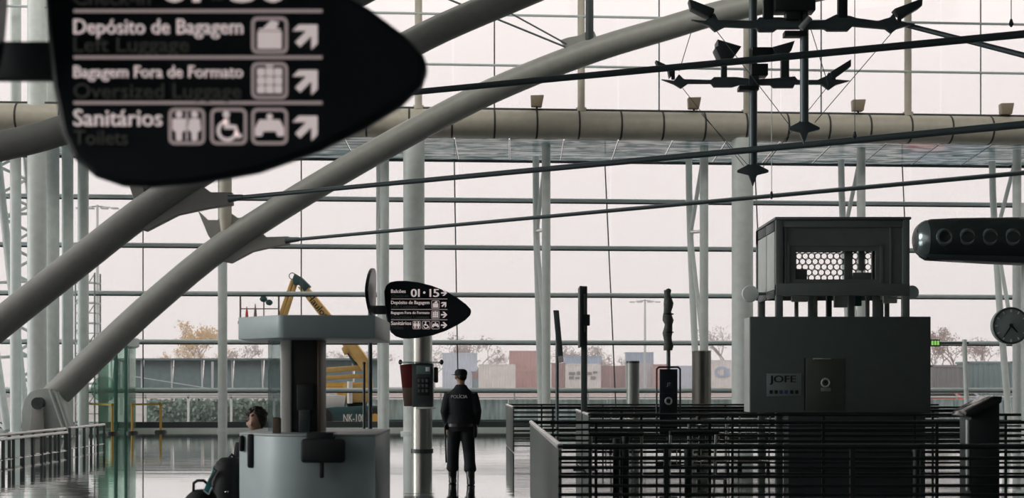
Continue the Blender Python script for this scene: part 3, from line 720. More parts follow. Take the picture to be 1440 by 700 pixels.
kb('glass_panel', 377, 394, 475, 612, 13.3, .02, 'frost_glass', 0)
kb('pillar_white', 394, 409, 474, 613, 13.0, .09, 'white', .02)
kb('pillar_panel', 409, 446, 474, 613, 13.05, .35, 'brown_dark', .006)
kb('pillar_edge', 446, 451, 474, 613, 13.02, .38, 'brown', .004)
kb('wall_screen', 417, 441, 540, 577, 13.0, .05, 'black', .012)
wp = kb('wall_phone', 420, 436, 576, 609, 12.97, .08, 'dark', .012); kb('wall_phone_pad', 424, 433, 582, 590, 12.96, .02, 'plate', .003, wp)
mo = kb('counter_screen', 422, 485, 617, 651, 12.33, .07, 'black', .03)
kb('screen_stem', 449, 455, 648, 672, 12.36, .05, 'black', .01, mo); MB().box(-1.80, -1.55, 12.38, 12.6, 1.0, 1.13).build('screen_mount', 'black', mo, bevel=.02)
pads = ((335.5, 342, 612, 635, 12.86), (347, 360, 610, 658, 12.77), (366, 374, 612, 636, 12.68))
for a, b, c_, d_, y_ in pads: kb('black_pad', a, b, c_, d_, y_, .09, 'black', .02)
# small brown box on the counter
bq = thing('desk_box', P(388, 612, 12.8), 'small brown upright box on the kiosk counter beside the pillar', 'box')
a, b = P(383, 612, 12.75), P(393, 588, 12.75); MB().box(a.x, b.x, 12.75, 12.85, 1.11, b.z).build('carton', 'brown', bq, bevel=.004)
MB().box(a.x + .005, b.x - .005, 12.755, 12.845, b.z, b.z + .008).build('flap', 'brown_dark', bq)
# ---------------------------------------------------------------- cabin on the dark screen
YS = 25.5
sc_ = thing('machine_screen', (P(1178, 578, YS).x, YS + .3, 0), 'large dark flat equipment enclosure with a notice, carrying the grey cabin', 'enclosure')
a, b = P(1055, 580, YS), P(1309, 445, YS)
MB().box(a.x, b.x, YS, YS + .62, a.z, b.z).build('body', 'screenbox', sc_, bevel=.012)
MB().box(a.x - .012, a.x + .02, YS + .02, YS + .60, a.z + .01, b.z - .01).build('side_face', 'cabin_light', sc_, bevel=.004)  # pale skin puts the light on this side into the colour
MB().box(a.x + .7, b.x - .08, YS + .06, YS + .56, 0, a.z + .01).build('plinth', 'dark', sc_, bevel=.01)
hz = bx(sc_, 'hatch', 1133, 1187, 504, 577, YS, -.018, .01, 'hatch', .004)
bx(sc_, 'hatch_edge', 1143, 1168, 503.6, 505.2, YS, -.035, .0, 'railcap', .002, hz)
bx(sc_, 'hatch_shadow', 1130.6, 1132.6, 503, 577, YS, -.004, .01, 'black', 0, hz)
rg = MB().ring(P(1161, 538, YS - .02), (0, 1, 0), .07, .016, 24).build('badge', 'paint', hz)
c = P(1160, 537, YS - .03); MB().ball(c, .025, .01, .025).build('badge_dot', 'black', hz)
bx(sc_, 'badge_tab', 1154, 1168, 545, 550, YS, -.022, -.012, 'notice', .002, hz)
nt_ = bx(sc_, 'notice', 1078, 1127, 525, 557, YS, -.012, .0, 'notice', .002)
q0 = P(1082, 537.5, YS); text('JOFE', q0.x, q0.z, .125, .47, YS - .013, 'black', nt_, bold=.05)
for i, px in enumerate((1082, 1089, 1096, 1103, 1111, 1118)):
    bx(sc_, 'notice_mark', px, px + 4.5, 548.5, 553.5, YS, -.016, -.012, 'blue_ink' if 1 < i < 4 else 'black', 0, nt_)
YC = 26.2
cb = thing('grey_cabin', (P(1180, 445, YC).x, YC + 1, 2.77), 'grey cabin with a honeycomb lit window, standing on legs over the dark enclosure', 'cabin')
XL, XR = P(1091, 0, YC).x, P(1279, 0, YC).x; ZT, ZB, ZF = P(0, 309, YC).z, P(0, 414, YC).z, 2.78
YR = 28.15
wx0, wx1, wz0, wz1 = P(1119, 0, YC).x, P(1232, 0, YC).x, P(0, 392.5, YC).z, P(0, 352.5, YC).z
f = MB()
f.box(XL + .1, wx0, YC + .03, YC + .09, ZB, ZT).box(wx1, XR - .1, YC + .03, YC + .09, ZB, ZT).box(wx0, wx1, YC + .03, YC + .09, ZB, wz0).box(wx0, wx1, YC + .03, YC + .09, wz1, ZT)
f.build('front_wall', 'cabin', cb)
MB().box(XL + .1, XR - .1, YC - .01, YC + .06, ZT - .14, ZT - .01).build('top_rail', 'cabin', cb, bevel=.01)
MB().box(XL + .16, XL + .20, YC + .0, YC + .05, ZB + .2, ZT - .14).build('panel_seam', 'cabin', cb); MB().box(XR - .36, XR - .33, YC + .0, YC + .05, ZB + .2, ZT - .14).build('panel_seam', 'cabin', cb)
for za, zb_ in ((wz0 - .10, wz0 - .05), (wz1 + .09, wz1 + .13)): MB().box(wx0 - .12, wx1 + .10, YC + .005, YC + .05, za, zb_).build('window_frame', 'cabin', cb)
for xa_ in (wx0 - .16, wx1 + .08): MB().box(xa_, xa_ + .05, YC + .005, YC + .05, wz0 - .10, wz1 + .13).build('window_frame', 'cabin', cb)
MB().box(XL, XR, YC - .03, YC + .12, ZB - .02, ZB + .2).build('sill_beam', 'cabin', cb, bevel=.01)
MB().box(XL - .02, XR + .02, YC - .05, YR + .02, ZT, ZT + .05).build('roof', 'cabin', cb, bevel=.01)
f = MB(); f.box(XL + .1, wx0 - .4, YR - .08, YR, ZB, ZT).box(wx1 + .4, XR - .05, YR - .08, YR, ZB, ZT).box(wx0 - .4, wx1 + .4, YR - .08, YR, ZB, wz0 - .15).box(wx0 - .4, wx1 + .4, YR - .08, YR, wz1 + .3, ZT)
f.build('rear_wall', 'cabin', cb)
MB().box(XR - .1, XR - .04, YC + .09, YR - .08, ZB, ZT).build('side_wall', 'cabin', cb)
for y0, y1 in ((YC + .12, YC + .88), (YC + .95, YR - .1)):
    MB().box(XL - .01, XL + .04, y0, y1, ZB + .1, ZT - .2).build('side_panel', 'cabin_light', cb, bevel=.01)
    MB().box(XL - .015, XL + .03, y0, y1, ZT - .19, ZT - .02).build('side_vent', 'dark', cb, bevel=.01)
    MB().box(XL - .015, XL + .03, y0, y1, ZB - .05, ZB + .09).build('side_vent', 'dark', cb, bevel=.01)
MB().box(XL - .01, XL + .03, YC + .88, YC + .95, ZB, ZT).build('side_post', 'cabin', cb)
for x in (XL, XR - .13):
    for y in (YC - .02, YR - .13): MB().box(x, x + .13, y, y + .13, 0, ZT).build('corner_post', 'cabin', cb, bevel=.01)
for px, w, y in ((1137, 7, YC + .3), (1193, 9, YC + .5), (1218, 5, YC + .4), (1228, 10, YC + .2), (1118, 5, YR - .3), (1245, 6, YR - .3)):
    x = P(px, 0, y).x; MB().box(x, x + w * y / 2000, y, y + .08, ZF, ZB + .1).build('leg', 'cabin', cb, bevel=.008)
# honeycomb sheet: ring cells around round holes
hx = MB(); R_ = .0585; rr_ = .048; yh = YC + .35
row = 0; z = wz0 - .05
while z < wz1 + .1:
    x = wx0 + .08 + (R_ * .866 if row % 2 else 0)
    while x < wx1 - .05:
        o = [(x + R_ * 1.155 * math.sin(math.pi / 3 * k), z + R_ * 1.155 * math.cos(math.pi / 3 * k)) for k in range(6)]
        O = [];
        for k in range(6): O += [o[k], ((o[k][0] + o[(k + 1) % 6][0]) / 2, (o[k][1] + o[(k + 1) % 6][1]) / 2)]
        I = [(x + rr_ * math.sin(math.pi / 6 * k), z + rr_ * math.cos(math.pi / 6 * k)) for k in range(12)]
        vo = [hx.b.verts.new((u, yh, w)) for u, w in O]; vi = [hx.b.verts.new((u, yh, w)) for u, w in I]
        for k in range(12): hx.b.faces.new([vo[k], vo[(k + 1) % 12], vi[(k + 1) % 12], vi[k]])
        x += R_ * 2
    z += R_ * 1.732; row += 1
hx.build('honeycomb_sheet', 'cabin', cb, smooth=False, kind='stuff')
MB().box(wx0, wx0 + .075, yh - .03, yh, wz0 - .1, wz1).build('inner_post', 'cabin', cb)
for x0, x1, y0, y1, nm in ((1188, 1199, 347, 393, 'inner_post'), (1208, 1216, 347, 380, 'inner_post'), (1119, 1135, 378, 393, 'motor_box'), (1200, 1226, 383, 394, 'motor_box')):
    yy = YC + .25; a, b = P(x0, y1, yy), P(x1, y0, yy); MB().box(a.x, b.x, yy, yy + .06, a.z, b.z).build(nm, 'cabin', cb, bevel=.006)
# machine parts between screen and cabin
for x0, x1, y0, y1, y, m in ((1114, 1136, 414, 424, YC + .9, 'cabin_light'), (1142, 1150, 410, 443, YC + 1.0, 'steel'), (1163, 1170, 412, 444, YC + .8, 'dark'), (1174, 1192, 416, 432, YC + .9, 'cabin_light'), (1202, 1212, 418, 430, YC + .9, 'lift_dark'), (1243, 1262, 414, 426, YC + 1.1, 'cabin_light')):
    a, b = P(x0, y1, y), P(x1, y0, y); MB().box(a.x, b.x, y, y + .12, ZF if y1 > 440 else a.z, ZB + .12 if y1 < 440 else b.z + .15).build('machine_part', m, cb, bevel=.01)
for px, py, r in ((1055, 413, .16), (1282, 411, .13)):
    t = None
    y = YC + 1.0 if px < 1100 else YC + .5; c = P(px, py, y)
    MB().tube([c + Vector((0, -.05, 0)), c + Vector((0, .05, 0))], [r, r], 24).build('round_lamp', 'paint_white', cb, bevel=.02)
    MB().tube([c, (XL + .02 if px < 1100 else XR - .05, y, c.z)], .03, 8).build('lamp_arm', 'cabin', cb)
# ---------------------------------------------------------------- air nozzle pod, its pole, clock
YN = 20.0
pod = thing('air_nozzle_pod', P(1372, 368, YN), 'dark bullet-nosed air duct with four round nozzles at the right edge', 'air duct')
mbx = MB(); n = 14
cx = lambda px: P(px, 337, YN)
pts = [cx(p_) for p_ in (1284, 1286, 1290, 1297, 1308, 1340, 1500)]
mbx.tube(pts, [.02, .13, .20, .255, .29, .305, .33], 32)
mbx.build('duct_body', 'pod', pod)
MB().tube([cx(1287.5), cx(1290), cx(1296), cx(1301)], [.165, .203, .252, .274], 32, cap=False).build('nose_band', 'pod_light', pod)
MB().ext([P(x, y, YN - .2) for x, y in ((1302, 357), (1500, 361), (1500, 372), (1400, 368), (1312, 363))], (0, .4, 0)).build('under_tray', 'dark', pod, bevel=.01)
for px in (1328, 1360, 1392, 1424, 1456):
    c = P(px, 333, YN - .275 - (px - 1328) * .00014)
    o = MB().ring(c, (0, 1, 0), .095, .028, 28).build('nozzle_ring', 'pod_light', pod)
    MB().tube([c + Vector((0, -.02, 0)), c + Vector((0, .06, 0))], .085, 20).build('nozzle_hole', 'black', o)
pl = thing('round_pole', (P(1447, 0, YN).x, YN + .05, 0), 'pale round pole at the right edge carrying air duct and clock', 'pole')
MB().tube([(P(1447, 0, YN).x, YN + .05, 0), (P(1447, 0, YN).x, YN + .05, 4.1)], .085, 18).build('shaft', 'paint', pl)
MB().tube([(P(1447, 0, YN).x, YN + .05, 0), (P(1447, 0, YN).x, YN + .05, .04)], .16, 18).build('base_ring', 'paint', pl)
YQ = YN - .12
ck = thing('round_clock', P(1420, 458, YQ), 'round dark faced clock under the air duct at the right edge', 'clock')
c = P(1420, 458, YQ); R0 = 25.5 * YQ / 2000
MB().tube([c + Vector((0, -.05, 0)), c + Vector((0, .07, 0))], R0, 40).build('case', 'clock', ck, bevel=.01)
MB().ring(c + Vector((0, -.05, 0)), (0, 1, 0), R0 - .008, .014, 40).build('rim', 'plate', ck)
for i in range(12):
    an = i * math.pi / 6; d = Vector((math.sin(an), 0, math.cos(an))); s_ = Vector((d.z, 0, -d.x)) * (.008 if i % 3 else .013)
    p0 = c + d * R0 * .74 + Vector((0, -.052, 0)); p1 = c + d * R0 * .90 + Vector((0, -.052, 0))
    MB().ext([p0 - s_, p0 + s_, p1 + s_, p1 - s_], (0, -.005, 0)).build('hour_mark', 'paint_white', ck, smooth=False)
for an, ln, w, nm in ((math.radians(213), .78, .011, 'minute_hand'), (math.radians(137), .50, .015, 'hour_hand')):
    d = Vector((math.sin(an), 0, math.cos(an))); s_ = Vector((d.z, 0, -d.x)) * w
    p0 = c - d * .03 + Vector((0, -.062, 0)); p1 = c + d * R0 * ln + Vector((0, -.062, 0))
    MB().ext([p0 - s_, p0 + s_, p1 + s_ * .5, p1 - s_ * .5], (0, -.006, 0)).build(nm, 'black', ck, smooth=False)
MB().tube([c + Vector((0, -.075, 0)), c + Vector((0, -.05, 0))], .022, 14).build('hub', 'black', ck)
MB().tube([c + Vector((0, .05, 0)), Vector((P(1447, 0, YN).x - .05, YN + .0, c.z))], .03, 10).build('bracket', 'dark', ck)

# ---------------------------------------------------------------- barriers
def pen(label, A, B, xr, ztop=1.03, rails=10, step=.075, low=.12, lower_plate=None, posts=(), r=.014):
    """queue barrier: solid end plate from A (near) to B (far), railed fences running right from both"""
    t = thing('queue_barrier', (A[0], A[1], 0), label, 'barrier', 'railed queue barriers')
    (ax, ay), (bx_, by) = A, B
    d = Vector((bx_ - ax, by - ay, 0)); nrm = Vector((d.y, -d.x, 0)).normalized() * .03
    MB().ext([(ax, ay, .02), (bx_, by, .02), (bx_, by, ztop - .02), (ax, ay, ztop - .02)], nrm).build('end_plate', 'plate', t, bevel=.006)
    MB().tube([(ax + nrm.x / 2, ay - .02, ztop), (bx_ + nrm.x / 2, by + .02, ztop)], .028, 12).build('end_cap', 'railcap', t)
    for (x, y) in (A, B):
        MB().tube([(x, y, ztop), (xr, y, ztop)], .024, 10).build('top_rail', 'rail', t)
        for i in range(rails):
            z = ztop - .10 - i * step
            if z < low: break
            MB().tube([(x, y, z), (xr, y, z)], r, 8).build('rail', 'rail', t)
        k = x + .9
        while k < xr:
            MB().box(k - .02, k + .02, y - .015, y + .015, 0, ztop).build('post', 'rail', t); k += 1.55
    if lower_plate:
        MB().box(ax + .03, xr, ay - .012, ay + .012, .06, lower_plate).build('kick_plate', 'plate', t)
    return t
pen('nearest railed barrier with a long dark end plate and white cap', (.385, 11.85), (.245, 19.4), 8.6, rails=9, lower_plate=.60)
pen('farthest railed barrier with a narrow end plate, right of the officer', (.02, 32.0), (-.15, 36.0), 10.8, rails=8, step=.11)
pen('middle railed barrier standing between the nearest and farthest ones', (1.30, 24.2), (1.27, 28.3), 9.6, rails=9, step=.09)
# baggage trolleys parked inside the barriers
def trolley():
    t = thing('luggage_trolley', (0, 0, 0), 'x', 'trolley', 'trolleys parked behind the barriers')
    f = MB()
    for s in (-1, 1):
        f.tube([(s * .28, -.45, .14), (s * .16, .55, .14)], .016, 8); f.tube([(s * .28, -.45, .14), (s * .28, -.52, 1.0)], .016, 8)
    for y in (-.4, -.15, .1, .35): f.tube([(-.27, y, .14), (.27, y, .14)], .012, 8)
    f.build('frame', 'steel', t)
    MB().tube([(-.30, -.54, 1.0), (.30, -.54, 1.0)], .024, 12).build('handle', 'black', t)
    b = MB()
    for z in (.62, .72, .82): b.tube([(-.26, -.50, z), (-.22, -.28, z), (.22, -.28, z), (.26, -.50, z)], .008, 6)
    for x in (-.2, -.1, 0, .1, .2): b.tube([(x, -.49, .60), (x, -.28, .60), (x, -.28, .84)], .007, 6)
    b.build('basket', 'chrome', t)
    for x, y in ((-.27, -.44), (.27, -.44), (0, .5)): MB().tube([(x - .02, y, .065), (x + .02, y, .065)], .065, 16).build('wheel', 'tyre', t)
    return t
t0 = trolley(); t0.location = (1.15, 16.2, 0); t0['label'] = 'steel luggage trolley nearest the long end plate, seen through the rails'
for x, y, r, lab in ((1.9, 16.6, .3, 'second steel luggage trolley behind the nearest rails, turned a little'), (2.9, 21.6, 0, 'steel luggage trolley between the nearest and middle barriers under the poles'),
                 (3.7, 26.0, -.2, 'steel luggage trolley inside the middle barrier near the folded umbrella'), (4.35, 26.3, .1, 'steel luggage trolley inside the middle barrier left of the dark enclosure'), (2.5, 34.0, .2, 'steel luggage trolley inside the farthest barrier')):
    dup(t0, Vector((x, y, 0)) - Vector(t0.location), lab, r)
# stop posts behind the near rails
def stop_post(px, Y, h, lab, m='rail'):
    x = (px - 720) * Y / 2000; t = thing('queue_post', (x, Y, 0), lab, 'post', 'dark posts behind the rails')
    MB().tube([(x, Y, .03), (x, Y, h)], .038, 14).build('shaft', m, t); MB().tube([(x, Y, 0), (x, Y, .03)], .17, 20).build('base_plate', 'dark', t)
    MB().tube([(x, Y, h - .06), (x, Y, h)], .045, 14).build('cap', 'black', t)
for px, Y, h, lab in ((867, 15.0, .98, 'first dark queue post behind the nearest rails'), (880, 15.6, .98, 'dark queue post close beside the first one behind the nearest rails'), (968, 14.2, .95, 'dark queue post below the steel drum behind the nearest rails'), (1289, 14.8, .9, 'dark queue post beside the slanted black stand')):
    stop_post(px, Y, h, lab)
# black slanted stand at the right
YD = 14.0
ds = thing('slanted_stand', (P(1388, 0, YD).x, YD + .2, 0), 'black stand with a shiny slanted top behind the nearest rails at the right', 'stand')
MB().ext([P(x, y, YD) for x, y in ((1365, 757), (1365, 585), (1406, 563), (1406, 757))], (0, .35, 0)).build('body', 'black', ds, bevel=.01)
MB().ext([P(x, y, YD - .05) for x, y in ((1357, 585), (1360, 578), (1398, 557), (1410, 557), (1409, 566), (1372, 586))], (0, .45, 0)).build('slanted_top', 'black_gloss', ds, bevel=.012)
MB().ext([P(x, y, YD + .05) for x, y in ((1362, 577.6), (1398, 557), (1397, 556.2), (1361, 576.6))], (0, .25, 0)).build('screen', 'chrome', ds)
bx(ds, 'edge_strip', 1360, 1363, 590, 690, YD, 0, .05, 'paint', .004)

# ---------------------------------------------------------------- poles and small stands behind the barriers
def ground_pole(px, Y): return (px - 720) * Y / 2000
t = thing('tall_sign_pole', (ground_pole(821.5, 26), 26.0, 0), 'tall dark pole with a small box and edge-on panel behind the barriers', 'pole')
x = ground_pole(821.5, 26)
MB().box(x - .055, x + .055, 25.97, 26.07, 0, 3.34).build('shaft', 'pole_grey', t, bevel=.006)
MB().box(x - .012, x + .028, 25.955, 25.975, 2.5, 3.2).build('pale_strip', 'paint', t)
MB().box(x - .07, x + .10, 25.9, 26.1, 2.62, 2.82).build('control_box', 'pole_grey', t, bevel=.01)
MB().box(x - .10, x - .06, 25.6, 26.3, 2.22, 3.32).build('edge_panel', 'dark', t, bevel=.006)
MB().box(x - .2, x + .2, 25.85, 26.2, 0, .03).build('base_plate', 'dark', t)
x = ground_pole(783.5, 30); t = thing('leaning_panel_pole', (x, 30, 0), 'thin pole holding a tilted dark panel, a white slip at its lower end', 'pole')
MB().tube([(x, 30, 0), (x, 30, 2.6)], .036, 12).build('shaft', 'pole_grey', t); MB().tube([(x, 30, 0), (x, 30, .03)], .18, 20).build('base_plate', 'dark', t)
MB().ext([P(a, b, 29.9) for a, b in ((778, 436), (786, 436), (792, 500), (784, 501))], (0, .06, 0)).build('tilted_panel', 'pole_grey', t, bevel=.01)
MB().ext([P(a, b, 29.88) for a, b in ((785, 501), (792, 500), (793, 509), (786, 510))], (0, .03, 0)).build('white_slip', 'white', t)
x = ground_pole(890, 37.5); t = thing('grey_bollard', (x, 37.5, 0), 'plain grey cylindrical bin standing beyond the farthest barrier', 'bin')
MB().tube([(x, 37.5, 0), (x, 37.5, 2.13), (x, 37.5, 2.15)], [.17, .17, .15], 28).build('body', 'bollard', t)
MB().tube([(x, 37.5, 2.10), (x, 37.5, 2.16)], .175, 28).build('lid', 'plate', t)
x = ground_pole(940, 27.4); Y = 27.4
t = thing('folded_umbrella', (x, Y, 0), 'folded olive umbrella on a pole rising above the black icon stand', 'umbrella')
MB().tube([(x, Y, 0), (x, Y, 3.35)], .038, 12).build('pole', 'pole_grey', t)
cv = MB(); secs = []
for i in range(15):
    f = i / 14; z = 2.20 + f * 1.16
    r = .085 + .012 * math.sin(i * 1.9) + (.015 if i == 7 else 0); r *= 1 if i < 13 else .75
    secs.append((x + .012 * math.sin(i * 1.3) - .01, Y, z, r, r))
cv.loft(secs, 14).build('folded_canopy', 'umbrella', t)
for z in (2.55, 2.9): MB().ring((x, Y, z), (0, 0, 1), .092, .012, 20).build('tie_strap', 'rail', t)
c = P(940, 409, Y); MB().ball(c, .055, .055, .05).build('top_knob', 'dark', t)
MB().tube([(x, Y, 0), (x, Y, .06)], .25, 24).build('base_plate', 'dark', t)
Y = 27.0; xa, xb = ground_pole(923.5, Y), ground_pole(956.5, Y); zt = P(0, 516, Y).z
t = thing('icon_stand', ((xa + xb) / 2, Y, 0), 'black framed stand with two pale icons below the folded umbrella', 'sign')
MB().tube([(xa, Y, 0), (xa, Y, zt - .04), (xa + .04, Y, zt), (xb - .04, Y, zt), (xb, Y, zt - .04), (xb, Y, 0)], .018, 10).build('tube_frame', 'black', t)
pn = MB().box(xa + .055, xb - .055, Y - .03, Y + .03, .55, zt - .04).build('panel', 'sign', t, bevel=.006)
for z in (1.38, 1.02): MB().box(xa + .07, xb - .07, Y - .036, Y - .03, z - .004, z + .004).build('divider', 'plate', pn)
for z in (.75, .3): MB().tube([(xa, Y, z), (xb, Y, z)], .012, 8).build('cross_tube', 'black', t)
q = MB(); frame(q, (xa + xb) / 2, 1.55, .135, Y - .031, .006); q.build('icon_frame', 'plate', pn, smooth=False)
text('J', (xa + xb) / 2 - .04, 1.52, .06, .03, Y - .031, 'paint', pn); text('T', (xa + xb) / 2, 1.52, .06, .04, Y - .031, 'paint', pn)
c = ((xa + xb) / 2, Y - .03, 1.23); MB().ring(c, (0, 1, 0), .058, .018, 24, 6).build('round_icon', 'paint', pn)
q = MB(); rect(q, c[0] - .01, c[0] + .03, 1.19, 1.21, Y - .04); q.build('round_icon_foot', 'sign', pn)
# exit sign
t = thing('exit_sign', P(1315, 482, 44.5), 'small green lit emergency sign hanging right of the dark enclosure', 'sign')
a, b = P(1308, 487, 44.5), P(1322, 477, 44.5); MB().box(a.x, b.x, 44.5, 44.6, a.z, b.z).build('case', 'black', t, bevel=.01)
for i in range(3):
    a, b = P(1310 + i * 4, 485, 44.48), P(1312.6 + i * 4, 479, 44.48); MB().box(a.x, b.x, 44.47, 44.5, a.z, b.z).build('lit_mark', 'green_led', t)
MB().tube([P(1322, 482, 44.55), P(1362, 482, 44.55)], .03, 8).build('bracket', 'dark', t)
t = thing('leaning_post', P(1361, 606, 44.4), 'pale slightly leaning post holding the green emergency sign', 'post')
a = P(1361, 0, 44.55).x; MB().tube([(a, 44.55, 0), (P(1356, 0, 44.55).x, 44.55, 2.95)], .075, 12).build('shaft', 'paint_white', t)
MB().tube([(a, 44.55, 0), (a, 44.55, .04)], .15, 16).build('base_ring', 'paint', t)

# ---------------------------------------------------------------- left: low railings, belt posts, glass booth
def low_rail(x, y0, y1, h, lab, n, gaps=()):
    t = thing('low_railing', (x, y0, 0), lab, 'railing', 'low white topped railings')
    MB().tube([(x, y0, h), (x, y1, h)], .032, 12).build('top_rail', 'railcap', t)
    MB().tube([(x, y0, .10), (x, y1, .10)], .014, 8).build('bottom_rail', 'railcap', t)
    for i in range(n + 1):
        y = y0 + (y1 - y0) * i / n
        MB().box(x - .028, x + .028, y - .022, y + .022, 0, h).build('post', 'dark', t)
low_rail(-9.86, 23.0, 31.4, .57, 'longer low railing with a white top at the left edge', 12)
low_rail(-9.70, 26.0, 31.0, .50, 'second low railing running just inside the long one', 9)
low_rail(-9.92, 31.9, 34.6, .57, 'short low railing continuing towards the scaffold tower', 5)
bpn = []
for px, yb, lab in ((112, 606, 'first yellow belt post from the arch foot'), (158, 610, 'yellow belt post at the end of the first belt'), (186, 609, 'yellow belt post starting the second belt'), (226, 607.5, 'last yellow belt post, furthest from the arch foot')):
    Y = 1.55 * 2000 / (yb - 540); x = (px - 720) * Y / 2000
    t = thing('belt_post', (x, Y, 0), lab, 'post', 'yellow belt posts at the left')
    MB().tube([(x, Y, .04), (x, Y, .93)], .04, 14).build('shaft', 'yellow', t); MB().tube([(x, Y, 0), (x, Y, .07)], [.20, .17], 24).build('base', 'black', t)
    MB().tube([(x, Y, .86), (x, Y, .95)], .05, 14).build('belt_head', 'belt', t); bpn.append((x, Y))
for (a, b), lab in (((0, 1), 'yellow barrier belt between the first two belt posts'), ((2, 3), 'yellow barrier belt between the last two belt posts')):
    p, q = bpn[a], bpn[b]
    o = MB().ext([(p[0], p[1], .88), (q[0], q[1], .88), (q[0], q[1], .94), (p[0], p[1], .94)], (0, .008, 0)).build('barrier_belt', 'belt'); tag(o, lab, 'belt')
gb = thing('glass_booth', P(160, 606, 46.0), 'green tinted glass booth with a round white roof at the left', 'booth')
xa, xb = ground_pole(142, 46.2), ground_pole(181, 46.2)
for (p, q) in (((xa, 45.9), (xb - .35, 45.9)), ((xb - .3, 45.9), (xb, 45.9)), ((xb, 45.9), (xb, 47.0)), ((xa, 45.9), (xa, 47.0))):
    dx, dy = q[0] - p[0], q[1] - p[1]; nn = (.02, 0, 0) if abs(dx) < .01 else (0, .02, 0)
    MB().ext([(p[0], p[1], .05), (q[0], q[1], .05), (q[0], q[1], 2.75), (p[0], p[1], 2.75)], nn).build('glass_panel', 'green_glass', gb, smooth=False)
for x in (xb - .33, xb): MB().box(x - .05, x + .05, 45.84, 45.94, 0, 2.8).build('frame_post', 'green_frame', gb, bevel=.01)
c = P(146, 547, 46.1); MB().tube([c, c + Vector((0, .1, 0))], .42, 28).build('round_plate', 'green_glass', gb)
c = Vector((xb - .12, 46.4, 2.72)); MB().tube([c, c + Vector((0, 0, .05)), c + Vector((0, 0, .3)), c + Vector((0, 0, .36))], [.30, .40, .40, .30], 28).build('roof_disc', 'paint_white', gb)
MB().box(xa, xb, 45.86, 45.96, 2.72, 2.8).build('head_rail', 'green_frame', gb)
# ---------------------------------------------------------------- people
def fingers(mb, w, d, side, n=5, L=.075):
    """five bent finger chains from palm centre w along d"""
    d = Vector(d).normalized(); s = d.cross(Vector((0, 1, 0))).normalized()
    mb.tube([w, w + d * .09], [.030, .036], 10, ry=.6)
    for i, (o, l) in enumerate(((-.027, .058), (-.009, .072), (.009, .078), (.027, .068))):
        a = w + d * .085 + s * o; b = a + d * l * .5 + Vector((0, .008, 0)); mb.tube([a, b, b + d * l * .5 + Vector((0, .03, 0))], [.0105, .010, .009], 8)
    a = w + d * .03 - s * .03 * side; b = a + d * .035 - s * .025 * side; mb.tube([a, b, b + d * .035 + Vector((0, .015, 0))], [.012, .011, .010], 8)
X0, Y0 = -.79, 22.0
po = thing('person', (X0, Y0, 0), 'police officer in navy uniform and cap seen from behind, walking away', 'person')
def L(x, y, z): return Vector((X0 + x, Y0 + y, z))
hl, hr = L(-.205, .10, .90), L(.225, .10, .90)
sl, sr = L(-.175, 0, 1.405), L(.175, 0, 1.405); el, er = L(-.245, -.04, 1.13), L(.25, -.04, 1.13)
knl, anl = L(-.13, .13, .50), L(-.14, .22, .10); knr, anr = L(.125, .04, .50), L(.155, -.14, .10)
bd = MB()
bd.loft([(X0, Y0, .86, .15, .11), (X0, Y0, .95, .165, .12), (X0, Y0, 1.08, .15, .11), (X0, Y0, 1.25, .18, .125), (X0, Y0, 1.40, .19, .12), (X0, Y0, 1.47, .12, .09), (X0, Y0 + .01, 1.52, .06, .06), (X0, Y0 + .015, 1.58, .058, .06)], 24)
bd.ball(L(0, .03, 1.665), .078, .095, .115, 20, 14)
bd.ball(L(-.075, .10, 1.645), .018, .02, .02); bd.ball(L(-.085, -.01, 1.655), .014, .02, .032); bd.ball(L(.08, .01, 1.655), .014, .02, .032)
for s_, sh, e, h in ((-1, sl, el, hl), (1, sr, er, hr)):
    bd.tube([sh, sh.lerp(e, .5), e, e.lerp(h, .5), h], [.06, .052, .042, .038, .028], 12); fingers(bd, h, (0.02 * -s_, .35, -1), s_)
for hip, k, a in ((L(-.09, 0, .93), knl, anl), (L(.09, 0, .93), knr, anr)):
    bd.tube([hip, hip.lerp(k, .5), k, k.lerp(a, .4), a], [.095, .08, .058, .055, .04], 14); bd.ball(a + Vector((0, .06, -.05)), .045, .12, .04)
remesh(bd, 'body', 'skin', po, .011, 3)
jk = MB()
jk.loft([(X0, Y0, .86, .190, .145), (X0, Y0, .90, .205, .155), (X0, Y0, 1.0, .205, .150), (X0, Y0, 1.12, .215, .155), (X0, Y0, 1.27, .222, .165), (X0, Y0, 1.36, .225, .155), (X0, Y0, 1.43, .18, .125), (X0, Y0, 1.485, .115, .09), (X0, Y0 + .01, 1.545, .078, .078)], 28)
for sh, e, h in ((sl, el, hl), (sr, er, hr)):
    w = e.lerp(h, .86); jk.tube([sh + Vector((0, 0, -.01)), sh.lerp(e, .5), e, e.lerp(w, .5), w], [.088, .086, .074, .068, .058], 16)
jo = remesh(jk, 'jacket', 'navy', po, .013, 5)
text('POLÍCIA', X0 - .145, 1.335, .05, .25, Y0 - .168, 'police_text', jo, bold=.03, depth=.006)
tr = MB()
tr.loft([(X0, Y0, .82, .165, .125), (X0, Y0, .90, .18, .13), (X0, Y0, .98, .17, .12)], 24)
for hip, k, a in ((L(-.09, 0, .90), knl, anl), (L(.09, 0, .90), knr, anr)):
    b_ = k.lerp(a, .68)
    tr.tube([hip, hip.lerp(k, .5), k, k.lerp(a, .4), b_, k.lerp(a, .80)], [.112, .105, .094, .088, .100, .060], 16)
remesh(tr, 'trousers', 'navy2', po, .013, 5)
